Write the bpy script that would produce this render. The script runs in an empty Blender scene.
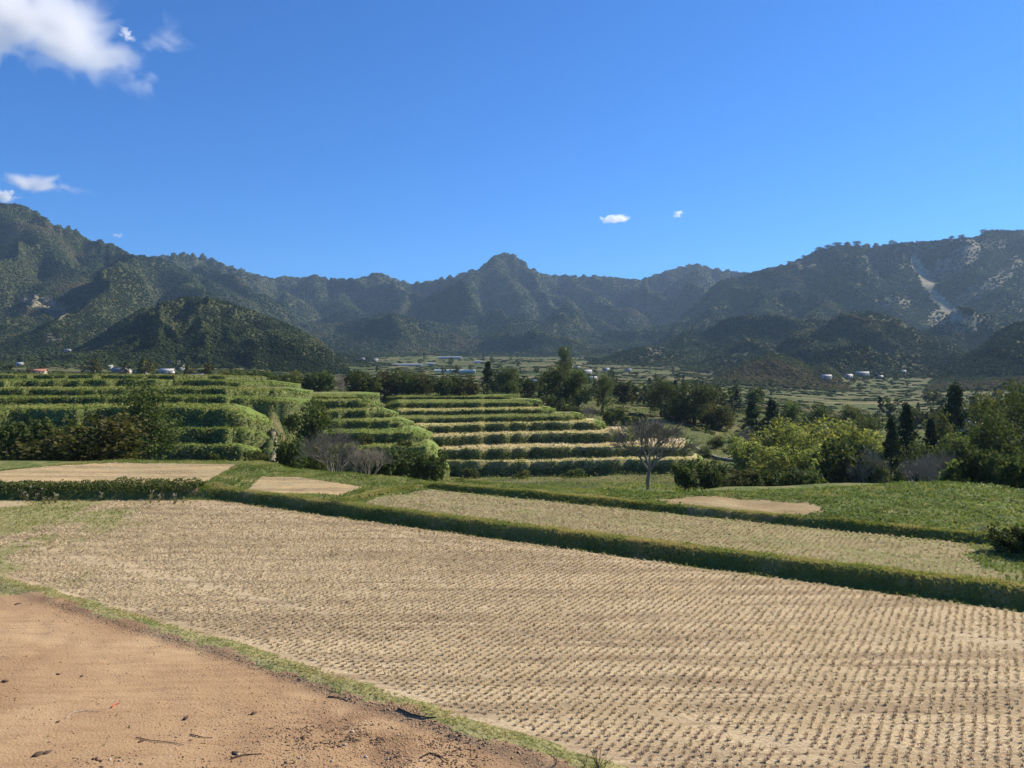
import bpy, math, random
import numpy as np
from mathutils import Vector, Matrix

# ------------------------------------------------------------------ camera, sky, sun
K = 1.667          # metres per layout unit
H = 6.0            # eye height above the main field, in layout units
F = 773.0          # focal length in pixels
PITCH = math.atan(14.0 / F)
SUN_AZ, SUN_EL = 58.0, 36.0
sc = bpy.context.scene
COL = sc.collection
rnd = random.Random(7)
rng = np.random.default_rng(7)

cam_d = bpy.data.cameras.new('camera')
cam = bpy.data.objects.new('camera', cam_d)
COL.objects.link(cam)
cam.location = (0, 0, H * K)
cam.rotation_euler = (math.radians(90) - PITCH, 0, 0)
cam_d.sensor_width = 36
cam_d.lens = 36 * F / 1024
cam_d.clip_start = 0.2
cam_d.clip_end = 80000
sc.camera = cam

world = bpy.data.worlds.new('World')
sc.world = world
world.use_nodes = True
wn = world.node_tree
wn.nodes.clear()
sky = wn.nodes.new('ShaderNodeTexSky')
sky.sky_type = 'NISHITA'
sky.sun_disc = False
sky.sun_elevation = math.radians(SUN_EL)
sky.sun_rotation = math.radians(SUN_AZ)
sky.altitude = 600
sky.air_density = 1.0
sky.dust_density = 0.25
sky.ozone_density = 4.5
bg = wn.nodes.new('ShaderNodeBackground')
bg.inputs['Strength'].default_value = 0.084
wo = wn.nodes.new('ShaderNodeOutputWorld')
tint = wn.nodes.new('ShaderNodeMix'); tint.data_type = 'RGBA'; tint.blend_type = 'MULTIPLY'
tint.inputs[0].default_value = 1.0
tint.inputs[7].default_value = (0.20, 0.61, 1.06, 1)      # deep autumn blue
wn.links.new(sky.outputs[0], tint.inputs[6])
wn.links.new(tint.outputs[2], bg.inputs[0])
wn.links.new(bg.outputs[0], wo.inputs[0])

sun_d = bpy.data.lights.new('sun', 'SUN')
sun = bpy.data.objects.new('sun', sun_d)
COL.objects.link(sun)
sun_d.energy = 5.0
sun_d.angle = math.radians(0.5)
sun_d.color = (1.0, 0.89, 0.72)
SV = Vector((math.sin(math.radians(SUN_AZ)) * math.cos(math.radians(SUN_EL)),
             math.cos(math.radians(SUN_AZ)) * math.cos(math.radians(SUN_EL)),
             math.sin(math.radians(SUN_EL))))
sun.rotation_euler = SV.to_track_quat('Z', 'Y').to_euler()
sun.location = (0, 0, 60)

sc.view_settings.view_transform = 'Standard'
sc.view_settings.look = 'None'
sc.view_settings.gamma = 1
sc.view_settings.use_curve_mapping = False
sc.view_settings.exposure = 0.8
sc.render.engine = 'CYCLES'
cy = sc.cycles
cy.use_denoising = True
cy.max_bounces = 6
cy.diffuse_bounces = 2
cy.transmission_bounces = 3
cy.transparent_max_bounces = 8
cy.volume_bounces = 6
cy.volume_step_rate = 0.5
cy.volume_max_steps = 256

# ------------------------------------------------------------------ helpers
CP, SP = math.cos(PITCH), math.sin(PITCH)

def at(px, py, Y):
    cx, cyy = (px - 512) / F, (384 - py) / F
    d = (cx, CP + cyy * SP, -SP + cyy * CP)
    t = Y / d[1]
    return (d[0] * t, Y, H + d[2] * t)

def onz(px, py, z):
    cx, cyy = (px - 512) / F, (384 - py) / F
    d = (cx, CP + cyy * SP, -SP + cyy * CP)
    t = (z - H) / d[2]
    return (d[0] * t, d[1] * t)

def zat(py, Y):
    return at(512, py, Y)[2]

def proj_y(z, Y):
    dz = z - H
    zc = Y * CP - dz * SP
    yc = Y * SP + dz * CP
    return 384 - F * yc / zc

def _hash(ix, iy, seed):
    n = (ix.astype(np.int64) * 374761393 + iy.astype(np.int64) * 668265263 + seed * 144665) & 0x7fffffff
    n = ((n ^ (n >> 13)) * 1274126177) & 0x7fffffff
    n = (n ^ (n >> 16)) & 0xffff
    return n / 65535.0

def vnoise(x, y, seed=0):
    x = np.asarray(x, float); y = np.asarray(y, float)
    ix = np.floor(x); iy = np.floor(y)
    fx = x - ix; fy = y - iy
    fx = fx * fx * (3 - 2 * fx); fy = fy * fy * (3 - 2 * fy)
    a = _hash(ix, iy, seed); b = _hash(ix + 1, iy, seed)
    c = _hash(ix, iy + 1, seed); d = _hash(ix + 1, iy + 1, seed)
    return (a * (1 - fx) + b * fx) * (1 - fy) + (c * (1 - fx) + d * fx) * fy

def fbm(x, y, seed=0, octv=4):
    s = 0; a = 0.5; t = 0
    for o in range(octv):
        s = s + a * vnoise(x * 2 ** o + 13.7 * o, y * 2 ** o - 7.1 * o, seed + o)
        t += a; a *= 0.5
    return s / t

def ridged(x, y, seed=0, octv=4):
    s = 0; a = 0.5; t = 0
    for o in range(octv):
        q = np.abs(2 * vnoise(x * 2.03 ** o + 3.7 * o, y * 2.03 ** o + 9.1 * o, seed + 7 * o) - 1) * 1.9
        n = 1 - q / np.sqrt(1 + q ** 4 * .6) 
        s = s + a * n; t += a; a *= 0.5
    return s / t

def S(t):
    t = np.clip(t, 0, 1)
    return t * t * (3 - 2 * t)

def mesh_np(name, V, Fc, mat=None, attrs=None, smooth=False, scale=True):
    """V (n,3) array in layout units, Fc list of (k,3)/(k,4) index arrays."""
    V = np.asarray(V, np.float32)
    if scale: V = V * K
    if not isinstance(Fc, (list, tuple)): Fc = [Fc]
    Fc = [np.asarray(f, np.int32) for f in Fc if len(f)]
    me = bpy.data.meshes.new(name)
    me.vertices.add(len(V))
    me.vertices.foreach_set('co', V.ravel())
    loops = np.concatenate([f.ravel() for f in Fc])
    tot = np.concatenate([np.full(len(f), f.shape[1], np.int32) for f in Fc])
    start = np.concatenate([[0], np.cumsum(tot)[:-1]]).astype(np.int32)
    me.loops.add(len(loops))
    me.loops.foreach_set('vertex_index', loops)
    me.polygons.add(len(tot))
    me.polygons.foreach_set('loop_start', start)
    me.polygons.foreach_set('loop_total', tot)
    if smooth:
        me.polygons.foreach_set('use_smooth', np.ones(len(tot), bool))
    if attrs:
        for k, a in attrs.items():
            at_ = me.attributes.new(k, 'FLOAT', 'POINT')
            at_.data.foreach_set('value', np.asarray(a, np.float32))
    me.update(calc_edges=True)
    if mat: me.materials.append(mat)
    return me

def link(name, me, parent=None, loc=None):
    o = bpy.data.objects.new(name, me)
    COL.objects.link(o)
    if parent: o.parent = parent
    if loc is not None: o.location = loc
    return o

def tag(o, label=None, cat=None, group=None, kind=None):
    if label: o['label'] = label
    if cat: o['category'] = cat
    if group: o['group'] = group
    if kind: o['kind'] = kind
    return o

def empty(name, x, y, z, rz=0.0, sc3=(1, 1, 1)):
    o = bpy.data.objects.new(name, None)
    COL.objects.link(o)
    o.empty_display_size = 0.3
    o.location = (x * K, y * K, z * K)
    o.rotation_euler = (0, 0, rz)
    o.scale = sc3
    return o

def rep(pv, pf, pos, rz, scl, tilt=None):
    """replicate a proto mesh at many points (numpy)."""
    n = len(pos); m = len(pv)
    c, s = np.cos(rz), np.sin(rz)
    P = pv[None] * scl[:, None, :]
    if tilt is not None:
        ct, st = np.cos(tilt), np.sin(tilt)
        y = P[..., 1] * ct[:, None] - P[..., 2] * st[:, None]
        z = P[..., 1] * st[:, None] + P[..., 2] * ct[:, None]
        P = np.stack([P[..., 0], y, z], -1)
    x = P[..., 0] * c[:, None] - P[..., 1] * s[:, None]
    y = P[..., 0] * s[:, None] + P[..., 1] * c[:, None]
    V = np.stack([x, y, P[..., 2]], -1) + pos[:, None, :]
    Fx = pf[None] + (np.arange(n) * m)[:, None, None]
    return V.reshape(-1, 3), Fx.reshape(-1, pf.shape[1])

# ------------------------------------------------------------------ materials
def new_mat(name):
    m = bpy.data.materials.new(name)
    m.use_nodes = True
    nt = m.node_tree
    nt.nodes.clear()
    return m, nt, nt.nodes, nt.links

def ramp(N, L, fac, stops):
    r = N.new('ShaderNodeValToRGB')
    e = r.color_ramp.elements
    while len(e) < len(stops): e.new(0.5)
    for i, (p, c) in enumerate(stops):
        e[i].position = p
        e[i].color = (c[0], c[1], c[2], 1)
    L.new(fac, r.inputs[0])
    return r.outputs[0]

def noise(N, L, scale, detail=4, vec=None, dist=0.0):
    n = N.new('ShaderNodeTexNoise')
    n.inputs['Scale'].default_value = scale
    n.inputs['Detail'].default_value = detail
    n.inputs['Distortion'].default_value = dist
    if vec is not None: L.new(vec, n.inputs['Vector'])
    return n.outputs['Fac']

def coords(N, L, rotz=0, scl=(1, 1, 1)):
    g = N.new('ShaderNodeNewGeometry')
    mp = N.new('ShaderNodeMapping')
    mp.vector_type = 'POINT'
    mp.inputs['Rotation'].default_value = (0, 0, rotz)
    mp.inputs['Scale'].default_value = scl
    L.new(g.outputs['Position'], mp.inputs['Vector'])
    return mp.outputs[0]

def mixc(N, L, fac, a, b, mode='MIX'):
    m = N.new('ShaderNodeMix')
    m.data_type = 'RGBA'
    m.blend_type = mode
    for s, v in ((m.inputs[0], fac), (m.inputs[6], a), (m.inputs[7], b)):
        if isinstance(v, (int, float)): s.default_value = v
        elif isinstance(v, tuple): s.default_value = (v[0], v[1], v[2], 1)
        else: L.new(v, s)
    return m.outputs[2]

def maprange(N, L, v, a, b, c=0, d=1):
    m = N.new('ShaderNodeMapRange')
    L.new(v, m.inputs[0])
    for i, x in enumerate((a, b, c, d)): m.inputs[i + 1].default_value = x
    return m.outputs[0]

def attr(N, name):
    a = N.new('ShaderNodeAttribute')
    a.attribute_name = name
    return a.outputs['Fac']

def bsdf_out(N, L, color, rough=0.9, spec=0.2, bump=None, bump_str=0.3, bump_dist=0.05):
    b = N.new('ShaderNodeBsdfPrincipled')
    if isinstance(color, tuple): b.inputs['Base Color'].default_value = (*color, 1)
    else: L.new(color, b.inputs['Base Color'])
    b.inputs['Roughness'].default_value = rough
    b.inputs['Specular IOR Level'].default_value = spec
    if bump is not None:
        bp = N.new('ShaderNodeBump')
        bp.inputs['Strength'].default_value = bump_str
        bp.inputs['Distance'].default_value = bump_dist
        L.new(bump, bp.inputs['Height'])
        L.new(bp.outputs[0], b.inputs['Normal'])
    o = N.new('ShaderNodeOutputMaterial')
    L.new(b.outputs[0], o.inputs[0])
    return b

def leaf_mat(name, stops, transl=0.35, objvar=0.25, tt=(1.15, 1.25, 0.6), spec=.08):
    m, nt, N, L = new_mat(name)
    c = ramp(N, L, attr(N, 'var'), stops)
    if objvar:
        oi = N.new('ShaderNodeObjectInfo')
        f = maprange(N, L, oi.outputs['Random'], 0, 1, 1 - objvar, 1 + objvar)
        hs = N.new('ShaderNodeHueSaturation')
        L.new(f, hs.inputs['Value'])
        h = maprange(N, L, oi.outputs['Random'], 0, 1, 0.485, 0.51)
        L.new(h, hs.inputs['Hue'])
        L.new(c, hs.inputs['Color'])
        c = hs.outputs[0]
    d = N.new('ShaderNodeBsdfPrincipled')
    d.inputs['Roughness'].default_value = 0.75
    d.inputs['Specular IOR Level'].default_value = spec
    L.new(c, d.inputs['Base Color'])
    t = N.new('ShaderNodeBsdfTranslucent')
    tc = mixc(N, L, 1.0, c, tt, 'MULTIPLY')
    L.new(tc, t.inputs['Color'])
    mx = N.new('ShaderNodeMixShader')
    mx.inputs[0].default_value = transl
    L.new(d.outputs[0], mx.inputs[1]); L.new(t.outputs[0], mx.inputs[2])
    o = N.new('ShaderNodeOutputMaterial')
    L.new(mx.outputs[0], o.inputs[0])
    return m

def simple_mat(name, color, rough=0.8, spec=0.3, var=0.15, nscale=1.0):
    m, nt, N, L = new_mat(name)
    n = noise(N, L, nscale, 5, coords(N, L))
    c = ramp(N, L, n, [(0.3, tuple(x * (1 - var) for x in color)), (0.7, tuple(min(1, x * (1 + var)) for x in color))])
    bsdf_out(N, L, c, rough, spec)
    return m

ROWROT = math.radians(32)     # field frame: u = across the strips, v = along them

def m_soil():
    m, nt, N, L = new_mat('reddish_soil')
    c0 = coords(N, L)
    big = noise(N, L, 0.22, 5, c0, 0.6)
    c = ramp(N, L, big, [(0.3, (0.28, 0.175, 0.09)), (0.5, (0.365, 0.24, 0.13)), (0.68, (0.46, 0.32, 0.18))])
    st = noise(N, L, 1.0, 6, coords(N, L, ROWROT * 0.6, (0.5, 3.2, 1)), 0.4)
    c = mixc(N, L, maprange(N, L, st, 0.45, 0.66, 0, 0.45), c, (0.24, 0.14, 0.075))
    fine = noise(N, L, 14, 4, c0)
    c = mixc(N, L, maprange(N, L, fine, 0.35, 0.7, 0, 0.35), c, (0.50, 0.335, 0.19))
    g = attr(N, 'g')
    c = mixc(N, L, g, c, (0.23, 0.14, 0.08))
    sm = N.new('ShaderNodeMath'); sm.operation = 'ADD'
    L.new(st, sm.inputs[0]); L.new(fine, sm.inputs[1])
    bsdf_out(N, L, c, 0.95, 0.1, sm.outputs[0], 0.5, 0.06)
    return m

def m_stubble(name, base=((0.29, 0.205, 0.125), (0.46, 0.365, 0.222), (0.60, 0.495, 0.32)), green=0.0):
    m, nt, N, L = new_mat(name)
    c0 = coords(N, L)
    straw = noise(N, L, 9, 5, coords(N, L, ROWROT, (1.0, 2.0, 1)), 1.0)
    c = ramp(N, L, straw, [(0.32, base[0]), (0.5, base[1]), (0.68, base[2])])
    trk = noise(N, L, 1.0, 3, coords(N, L, ROWROT, (0.05, 0.75, 1)), 0.2)
    c = mixc(N, L, maprange(N, L, trk, 0.48, 0.58, 0, 0.75), c, (0.25, 0.18, 0.11))
    tr2 = noise(N, L, 1.0, 4, coords(N, L, ROWROT, (0.06, 2.6, 1)), 0.3)
    c = mixc(N, L, maprange(N, L, tr2, 0.56, 0.64, 0, 0.7), c, (0.20, 0.135, 0.085))
    pt = noise(N, L, 0.25, 4, c0)
    c = mixc(N, L, maprange(N, L, pt, 0.48, 0.62, 0, 0.65), c, (0.39, 0.30, 0.175))
    gn = noise(N, L, 5, 4, c0)
    gg = N.new('ShaderNodeMath'); gg.operation = 'MULTIPLY'
    L.new(attr(N, 'g'), gg.inputs[0]); L.new(maprange(N, L, gn, 0.35, 0.6, 0.4 + green, 1.0), gg.inputs[1])
    c = mixc(N, L, gg.outputs[0], c, (0.19, 0.195, 0.065))
    bsdf_out(N, L, c, 0.95, 0.1, straw, 0.6, 0.05)
    return m

def m_grassground(name, a, b, c3):
    m, nt, N, L = new_mat(name)
    c0 = coords(N, L)
    n = noise(N, L, 0.5, 6, c0, 0.5)
    c = ramp(N, L, n, [(0.32, a), (0.5, b), (0.68, c3)])
    f = noise(N, L, 7, 4, c0)
    c = mixc(N, L, maprange(N, L, f, 0.4, 0.7, 0, 0.45), c, tuple(x * 0.45 for x in a))
    dp = noise(N, L, 1.3, 5, c0)
    dry = N.new('ShaderNodeMath'); dry.operation = 'MULTIPLY'
    L.new(attr(N, 'dry'), dry.inputs[0]); L.new(maprange(N, L, dp, .35, .6, .35, 1), dry.inputs[1])
    c = mixc(N, L, dry.outputs[0], c, (0.30, 0.27, 0.115))
    bsdf_out(N, L, c, 0.95, 0.1, f, 0.8, 0.12)
    return m

def m_valley():
    m, nt, N, L = new_mat('valley_ground')
    c0 = coords(N, L, 0.12, (.8, 3.4, 0))
    vo = N.new('ShaderNodeTexVoronoi')
    vo.inputs['Scale'].default_value = 0.017
    L.new(c0, vo.inputs['Vector'])
    sep = N.new('ShaderNodeSeparateColor')
    L.new(vo.outputs['Color'], sep.inputs[0])
    c = ramp(N, L, sep.outputs[0], [(0.0, (0.07, 0.085, 0.03)), (0.25, (0.13, 0.14, 0.055)), (0.45, (0.10, 0.12, 0.045)),
                                    (0.6, (0.20, 0.19, 0.09)), (0.72, (0.09, 0.10, 0.04)), (0.85, (0.26, 0.21, 0.11)), (0.95, (0.16, 0.12, 0.07))])
    n = noise(N, L, 0.12, 6, coords(N, L))
    c = mixc(N, L, maprange(N, L, n, 0.4, 0.65, 0, 0.75), c, (0.05, 0.075, 0.022))
    n2 = noise(N, L, 1.2, 4, coords(N, L))
    c = mixc(N, L, maprange(N, L, n2, 0.45, 0.7, 0, 0.5), c, (0.035, 0.05, 0.015))
    # woodland floor on the mountains, bare scar where the slope slid
    wf = ramp(N, L, noise(N, L, 0.02, 6, coords(N, L)), [(0.3, (0.035, 0.045, 0.018)), (0.7, (0.07, 0.07, 0.03))])
    c = mixc(N, L, attr(N, 'wood'), c, wf)
    bare = ramp(N, L, noise(N, L, 0.05, 6, coords(N, L)), [(0.3, (0.15, 0.14, 0.08)), (0.7, (0.38, 0.32, 0.23))])
    c = mixc(N, L, attr(N, 'bare'), c, bare)
    bsdf_out(N, L, c, 0.95, 0.05, n2, 0.8, 0.5)
    return m

def m_terr(name, tread_g=True):
    m, nt, N, L = new_mat(name)
    n = noise(N, L, 1.1, 5, coords(N, L, 0, (0.6, 1.5, 1)), 0.5)
    g = attr(N, 'tone')
    base = ramp(N, L, g, [(0.0, (0.08, 0.10, 0.03)), (0.33, (0.16, 0.21, 0.05)), (0.55, (0.17, 0.17, 0.07)), (0.75, (0.40, 0.35, 0.15)), (1.0, (0.54, 0.43, 0.28))])
    c = mixc(N, L, maprange(N, L, n, 0.42, 0.66, 0, 0.6), base, mixc(N, L, 1.0, base, (0.55, 0.6, 0.5), 'MULTIPLY'))
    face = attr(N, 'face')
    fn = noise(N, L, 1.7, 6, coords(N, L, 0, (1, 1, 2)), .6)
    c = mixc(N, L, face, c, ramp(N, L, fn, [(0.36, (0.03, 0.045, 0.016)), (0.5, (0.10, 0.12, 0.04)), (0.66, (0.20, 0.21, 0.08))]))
    bsdf_out(N, L, c, 0.95, 0.1, n, 0.6, 0.15)
    return m

M = {}
M['soil'] = m_soil()
M['stub_ground'] = m_stubble('stubble_ground')
M['stub_ground2'] = m_stubble('stubble_ground_upper', ((0.22, 0.17, 0.09), (0.33, 0.27, 0.15), (0.44, 0.37, 0.21)), 0.2)
M['tan_ground'] = m_stubble('tan_ground', ((0.38, 0.24, 0.12), (0.50, 0.36, 0.19), (0.60, 0.47, 0.27)))
M['dirt'] = m_stubble('brown_dirt', ((0.20, 0.12, 0.06), (0.30, 0.20, 0.11), (0.38, 0.28, 0.15)), .3)
M['grass_ground'] = m_grassground('grass_ground', (0.07, 0.10, 0.025), (0.13, 0.16, 0.045), (0.24, 0.21, 0.09))
M['valley'] = m_valley()
M['terrace'] = m_terr('terrace_ground')
M['path'] = simple_mat('pale_path', (0.22, 0.19, 0.125), 0.9, 0.1, 0.2, 1.5)
M['road'] = simple_mat('grey_road', (0.15, 0.15, 0.115), 0.9, 0.1, 0.15, 1.5)
M['straw'] = leaf_mat('rice_straw', [(0.0, (0.27, 0.19, 0.11)), (0.5, (0.55, 0.44, 0.29)), (1.0, (0.78, 0.67, 0.47))], 0.32, 0.12, (1, .95, .85))
M['grass'] = leaf_mat('grass_blades', [(0.0, (0.065, 0.085, 0.025)), (0.4, (0.175, 0.225, 0.055)), (0.7, (0.32, 0.32, 0.11)), (1.0, (0.50, 0.41, 0.22))], 0.4, 0, (1.1, 1.1, .6))
M['weeds'] = leaf_mat('weed_leaves', [(0.0, (0.06, 0.095, 0.025)), (0.45, (0.13, 0.19, 0.05)), (0.8, (0.24, 0.29, 0.09)), (1.0, (0.38, 0.42, 0.25))], 0.35, 0)
M['bankleaf'] = leaf_mat('bank_leaves', [(0.0, (0.028, 0.040, 0.014)), (0.45, (0.075, 0.10, 0.030)), (0.8, (0.16, 0.18, 0.06)), (1.0, (0.27, 0.26, 0.11))], 0.35, 0, (1.1, 1.1, .6))
M['broad'] = leaf_mat('broadleaf_leaves', [(0.0, (0.034, 0.052, 0.016)), (0.5, (0.072, 0.098, 0.030)), (1.0, (0.15, 0.17, 0.06))], 0.3)
M['olive'] = leaf_mat('olive_leaves', [(0.0, (0.045, 0.052, 0.016)), (0.5, (0.085, 0.09, 0.027)), (1.0, (0.16, 0.145, 0.05))], 0.3)
M['cedar'] = leaf_mat('cedar_needles', [(0.0, (0.018, 0.034, 0.012)), (0.5, (0.032, 0.056, 0.018)), (1.0, (0.06, 0.085, 0.03))], 0.15)
M['bamboo'] = leaf_mat('bamboo_leaves', [(0.0, (0.10, 0.13, 0.035)), (0.5, (0.26, 0.30, 0.08)), (1.0, (0.44, 0.45, 0.17))], 0.4, .2, (1.1, 1.1, .6))
M['grey'] = leaf_mat('grey_twigs', [(0.0, (0.16, 0.14, 0.11)), (0.6, (0.28, 0.25, 0.20)), (1.0, (0.40, 0.37, 0.30))], 0.1)
M['plume'] = leaf_mat('pampas_plumes', [(0.0, (0.35, 0.30, 0.25)), (1.0, (0.62, 0.56, 0.50))], 0.4, 0)
M['forest'] = leaf_mat('forest_crowns', [(0.0, (0.026, 0.040, 0.015)), (0.45, (0.060, 0.084, 0.032)), (0.78, (0.11, 0.118, 0.048)), (1.0, (0.15, 0.12, 0.06))], 0.25, 0, (1.1, 1.1, .7), 0.0)
M['bark'] = simple_mat('bark', (0.10, 0.08, 0.06), 0.9, 0.1, 0.3, 6)
M['greybark'] = simple_mat('grey_bark', (0.19, 0.165, 0.14), 0.9, 0.1, 0.2, 6)
M['darkbark'] = simple_mat('dark_twigs', (0.07, 0.055, 0.045), 0.9, 0.1, 0.2, 6)
M['stone'] = simple_mat('pale_stone', (0.42, 0.37, 0.31), 0.9, 0.2, 0.25, 8)
M['clod'] = simple_mat('dark_clod', (0.10, 0.065, 0.045), 0.95, 0.1, 0.3, 20)
M['redplastic'] = simple_mat('red_plastic', (0.55, 0.06, 0.05), 0.5, 0.4, 0.1, 8)
M['wall_white'] = simple_mat('white_wall', (0.42, 0.40, 0.36), 0.8, 0.2, 0.08, 0.6)
M['wall_tan'] = simple_mat('tan_wall', (0.38, 0.32, 0.25), 0.8, 0.2, 0.1, 0.6)
M['roof_grey'] = simple_mat('grey_roof_tiles', (0.20, 0.20, 0.21), 0.6, 0.4, 0.15, 1.5)
M['roof_dark'] = simple_mat('dark_roof_tiles', (0.07, 0.075, 0.09), 0.5, 0.4, 0.15, 1.5)
M['roof_pale'] = simple_mat('pale_metal_roof', (0.40, 0.40, 0.38), 0.85, 0.2, 0.08, 1.0)
M['roof_red'] = simple_mat('rusty_red_roof', (0.34, 0.16, 0.10), 0.9, 0.3, 0.15, 1.0)
M['roof_blue'] = simple_mat('blue_grey_roof', (0.13, 0.17, 0.23), 0.5, 0.4, 0.1, 1.0)
M['glass'] = simple_mat('dark_window_glass', (0.03, 0.035, 0.04), 0.15, 0.5, 0.1, 1.0)
M['film'] = simple_mat('greenhouse_film', (0.40, 0.41, 0.40), 0.8, 0.2, 0.05, 1.0)
M['film_green'] = simple_mat('greenish_greenhouse_film', (0.34, 0.42, 0.38), 0.8, 0.2, 0.05, 1.0)

# ------------------------------------------------------------------ terrain function (layout units)
GP = [
 (-500, [(20,.0),(45,.2),(60,-3),(75,-4),(90,-3),(110,0),(130,1),(190,3),(300,5),(600,12),(1000,25)]),
 (0,    [(20,.0),(45,.2),(60,-3.5),(75,-4.2),(90,-3.4),(110,-1),(130,1),(190,3),(300,4.6),(600,9),(1000,24)]),
 (255,  [(20,.0),(45,.2),(60,-2.5),(75,-2.6),(90,-.6),(110,.6),(130,1.0),(190,1.5),(300,3),(600,8),(1000,22)]),
 (272,  [(20,.0),(45,.2),(54,-1.8),(66,-1.9),(74,-1.4),(82,-.6),(88,.2),(94,1.0),(110,1.3),(190,2.0),(300,2.5),(600,7),(1000,22)]),
 (300,  [(20,.0),(45,.0),(60,-4),(80,-6),(100,-5.5),(115,-3.0),(130,-1.5),(190,.0),(300,0),(600,6),(1000,22)]),
 (350,  [(20,.0),(42,.0),(60,-4),(90,-7),(100,-6.5),(120,-3.8),(150,-1.2),(190,0),(300,-1),(600,5),(1000,22)]),
 (450,  [(20,.0),(40,-.3),(60,-4),(90,-7),(100,-7.5),(120,-5),(150,-1.4),(190,0),(300,-1),(600,5),(1000,22)]),
 (560,  [(20,.0),(38,-.3),(60,-4),(90,-7),(100,-7.5),(120,-5),(150,-1.8),(190,-1.5),(300,-1.5),(600,5),(1000,22)]),
 (650,  [(20,.0),(37,.0),(60,-3.2),(90,-7),(100,-7.2),(115,-5.2),(150,-3.6),(200,-3.05),(300,-3.7),(600,2),(1000,18)]),
 (740,  [(20,.0),(38,.3),(50,-1.9),(70,-6),(100,-6.2),(120,-6.0),(150,-5.6),(200,-4.9),(300,-5.6),(600,-.2),(1000,16)]),
 (850,  [(20,.0),(40,.2),(55,-3.4),(80,-8),(120,-11),(200,-9),(300,-7.8),(400,-7),(700,.6),(1000,14)]),
 (1024, [(20,.0),(38,.2),(55,-3.4),(80,-8),(120,-11),(200,-9),(300,-7.8),(400,-7),(700,.6),(1000,14)]),
 (1600, [(20,.0),(38,.2),(55,-3.4),(80,-8),(120,-11),(200,-9),(300,-7.8),(400,-7),(700,.6),(1000,14)]),
]
RINGS = np.geomspace(25, 4300, 560)
COLS = np.concatenate([np.arange(-500, -40, 8.0), np.arange(-40, 1064, 2.0), np.arange(1064, 1600, 8.0)])
gx = np.array([g[0] for g in GP], float)
tab = np.array([np.interp(np.log(RINGS), np.log([a for a, b in g[1]]), [b for a, b in g[1]]) for g in GP])
ii = np.clip(np.searchsorted(gx, COLS) - 1, 0, len(gx) - 2)
tt = S((COLS - gx[ii]) / (gx[ii + 1] - gx[ii]))
G = tab[ii] * (1 - tt)[:, None] + tab[ii + 1] * tt[:, None]
# smooth radially
for _ in range(3):
    G[:, 1:-1] = (G[:, :-2] + 2 * G[:, 1:-1] + G[:, 2:]) / 4
YY = np.broadcast_to(RINGS[None], G.shape)
PX = np.broadcast_to(COLS[:, None], G.shape)
XX = (PX - 512) / F * YY
G = G + (fbm(XX / 9, YY / 9, 3) - .5) * np.clip((YY - 55) / 60, 0, 1) * 0.9 + (fbm(XX / 60, YY / 60, 5) - .5) * np.clip((YY - 250) / 400, 0, 1) * 9
BASE = G.copy()
wood = np.zeros(G.shape); 

def layer(Hh, crest, Yc, Y0, amp=0.35, wl=230, seed=1, back=700, pw=1.15, tree=0.0):
    """a range of hills: crest given by its skyline, distance Yc and foot Y0 (numbers or [(px, Y)])."""
    cp = np.array(crest, float)
    cy_ = np.interp(COLS, cp[:, 0], cp[:, 1])
    f = lambda q: np.full(len(COLS), float(q)) if not isinstance(q, list) else np.interp(COLS, [a for a, b in q], [b for a, b in q])
    yc, y0 = f(Yc), f(Y0)
    zc = np.array([zat(a, b) for a, b in zip(cy_, yc)])
    t = (YY - y0[:, None]) / (yc - y0)[:, None]
    up = np.clip(t, 0, 1) ** pw
    dn = 1 - S((YY - yc[:, None]) / back) 
    prof = np.where(t <= 1, up, dn)
    wx = XX + 90 * (fbm(XX / 300, YY / 300, seed + 50) - .5) * 2
    wy = YY + 90 * (fbm(XX / 300, YY / 300, seed + 60) - .5) * 2
    rot = 0.35
    a = wx * math.cos(rot) + wy * math.sin(rot); b = -wx * math.sin(rot) + wy * math.cos(rot)
    r = ridged(a / wl, b / (wl * 2.0), seed, 4)
    bell = np.clip(prof, 0, 1) * (1 - 0.75 * np.clip(prof, 0, 1) ** 2) * 2.0
    amp = amp * 1.6
    h = prof - amp * bell * (1 - r) * 1.3 + amp * 0.33 * bell
    h = np.clip(h, 0, None)
    rise = (zc[:, None] - BASE)
    z = BASE + h * rise
    ok = (t > 0) & (t < 1.15)
    bc = np.array([np.interp(a, RINGS, BASE[i]) for i, a in enumerate(yc)])
    wgt = np.clip((zc - bc - 4) / 14, 0, 1)
    WANTS.append((zc - H) / yc)
    # match the skyline column by column
    for it in range(5):
        el = np.where(ok, (z - H) / YY, -9)
        cur = el.max(1)
        k = el.argmax(1)
        want = (zc - H) / yc
        zb = BASE[np.arange(len(COLS)), k]; yk = RINGS[k]
        f2 = (want * yk + H - zb) / np.maximum(cur * yk + H - zb, 1e-3)
        f2 = np.clip(f2, 0.55, 1.7)
        f2 = 1 + (f2 - 1) * wgt
        f2 = np.convolve(np.pad(f2, 3, "edge"), np.ones(7) / 7, "valid")
        z = BASE + (z - BASE) * f2[:, None]
    z = np.where(t > 0, z, -999)
    m = z > Hh
    wood[m & (h > 0.012)] = 1
    return np.where(m, z, Hh)

HG = BASE.copy()
WANTS = []
# far centre range
HG = layer(HG, [(-500,300),(100,262),(150,257),(185,254),(205,256),(225,264),(250,273),(275,279),(285,276),(300,278),(315,275),(330,279),(360,279),(378,272),(395,279),(412,284),(430,281),(450,277),(470,271),(480,269),(492,257),(503,252.5),(515,255),(530,268),(545,275),(560,275),(575,276),(600,276),(625,279),(640,280),(660,273),(680,267),(695,264),(710,268),(730,271),(745,273),(760,272),(800,290),(900,300),(1600,320)],
           2600, 1250, 0.42, 330, 11)
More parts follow.
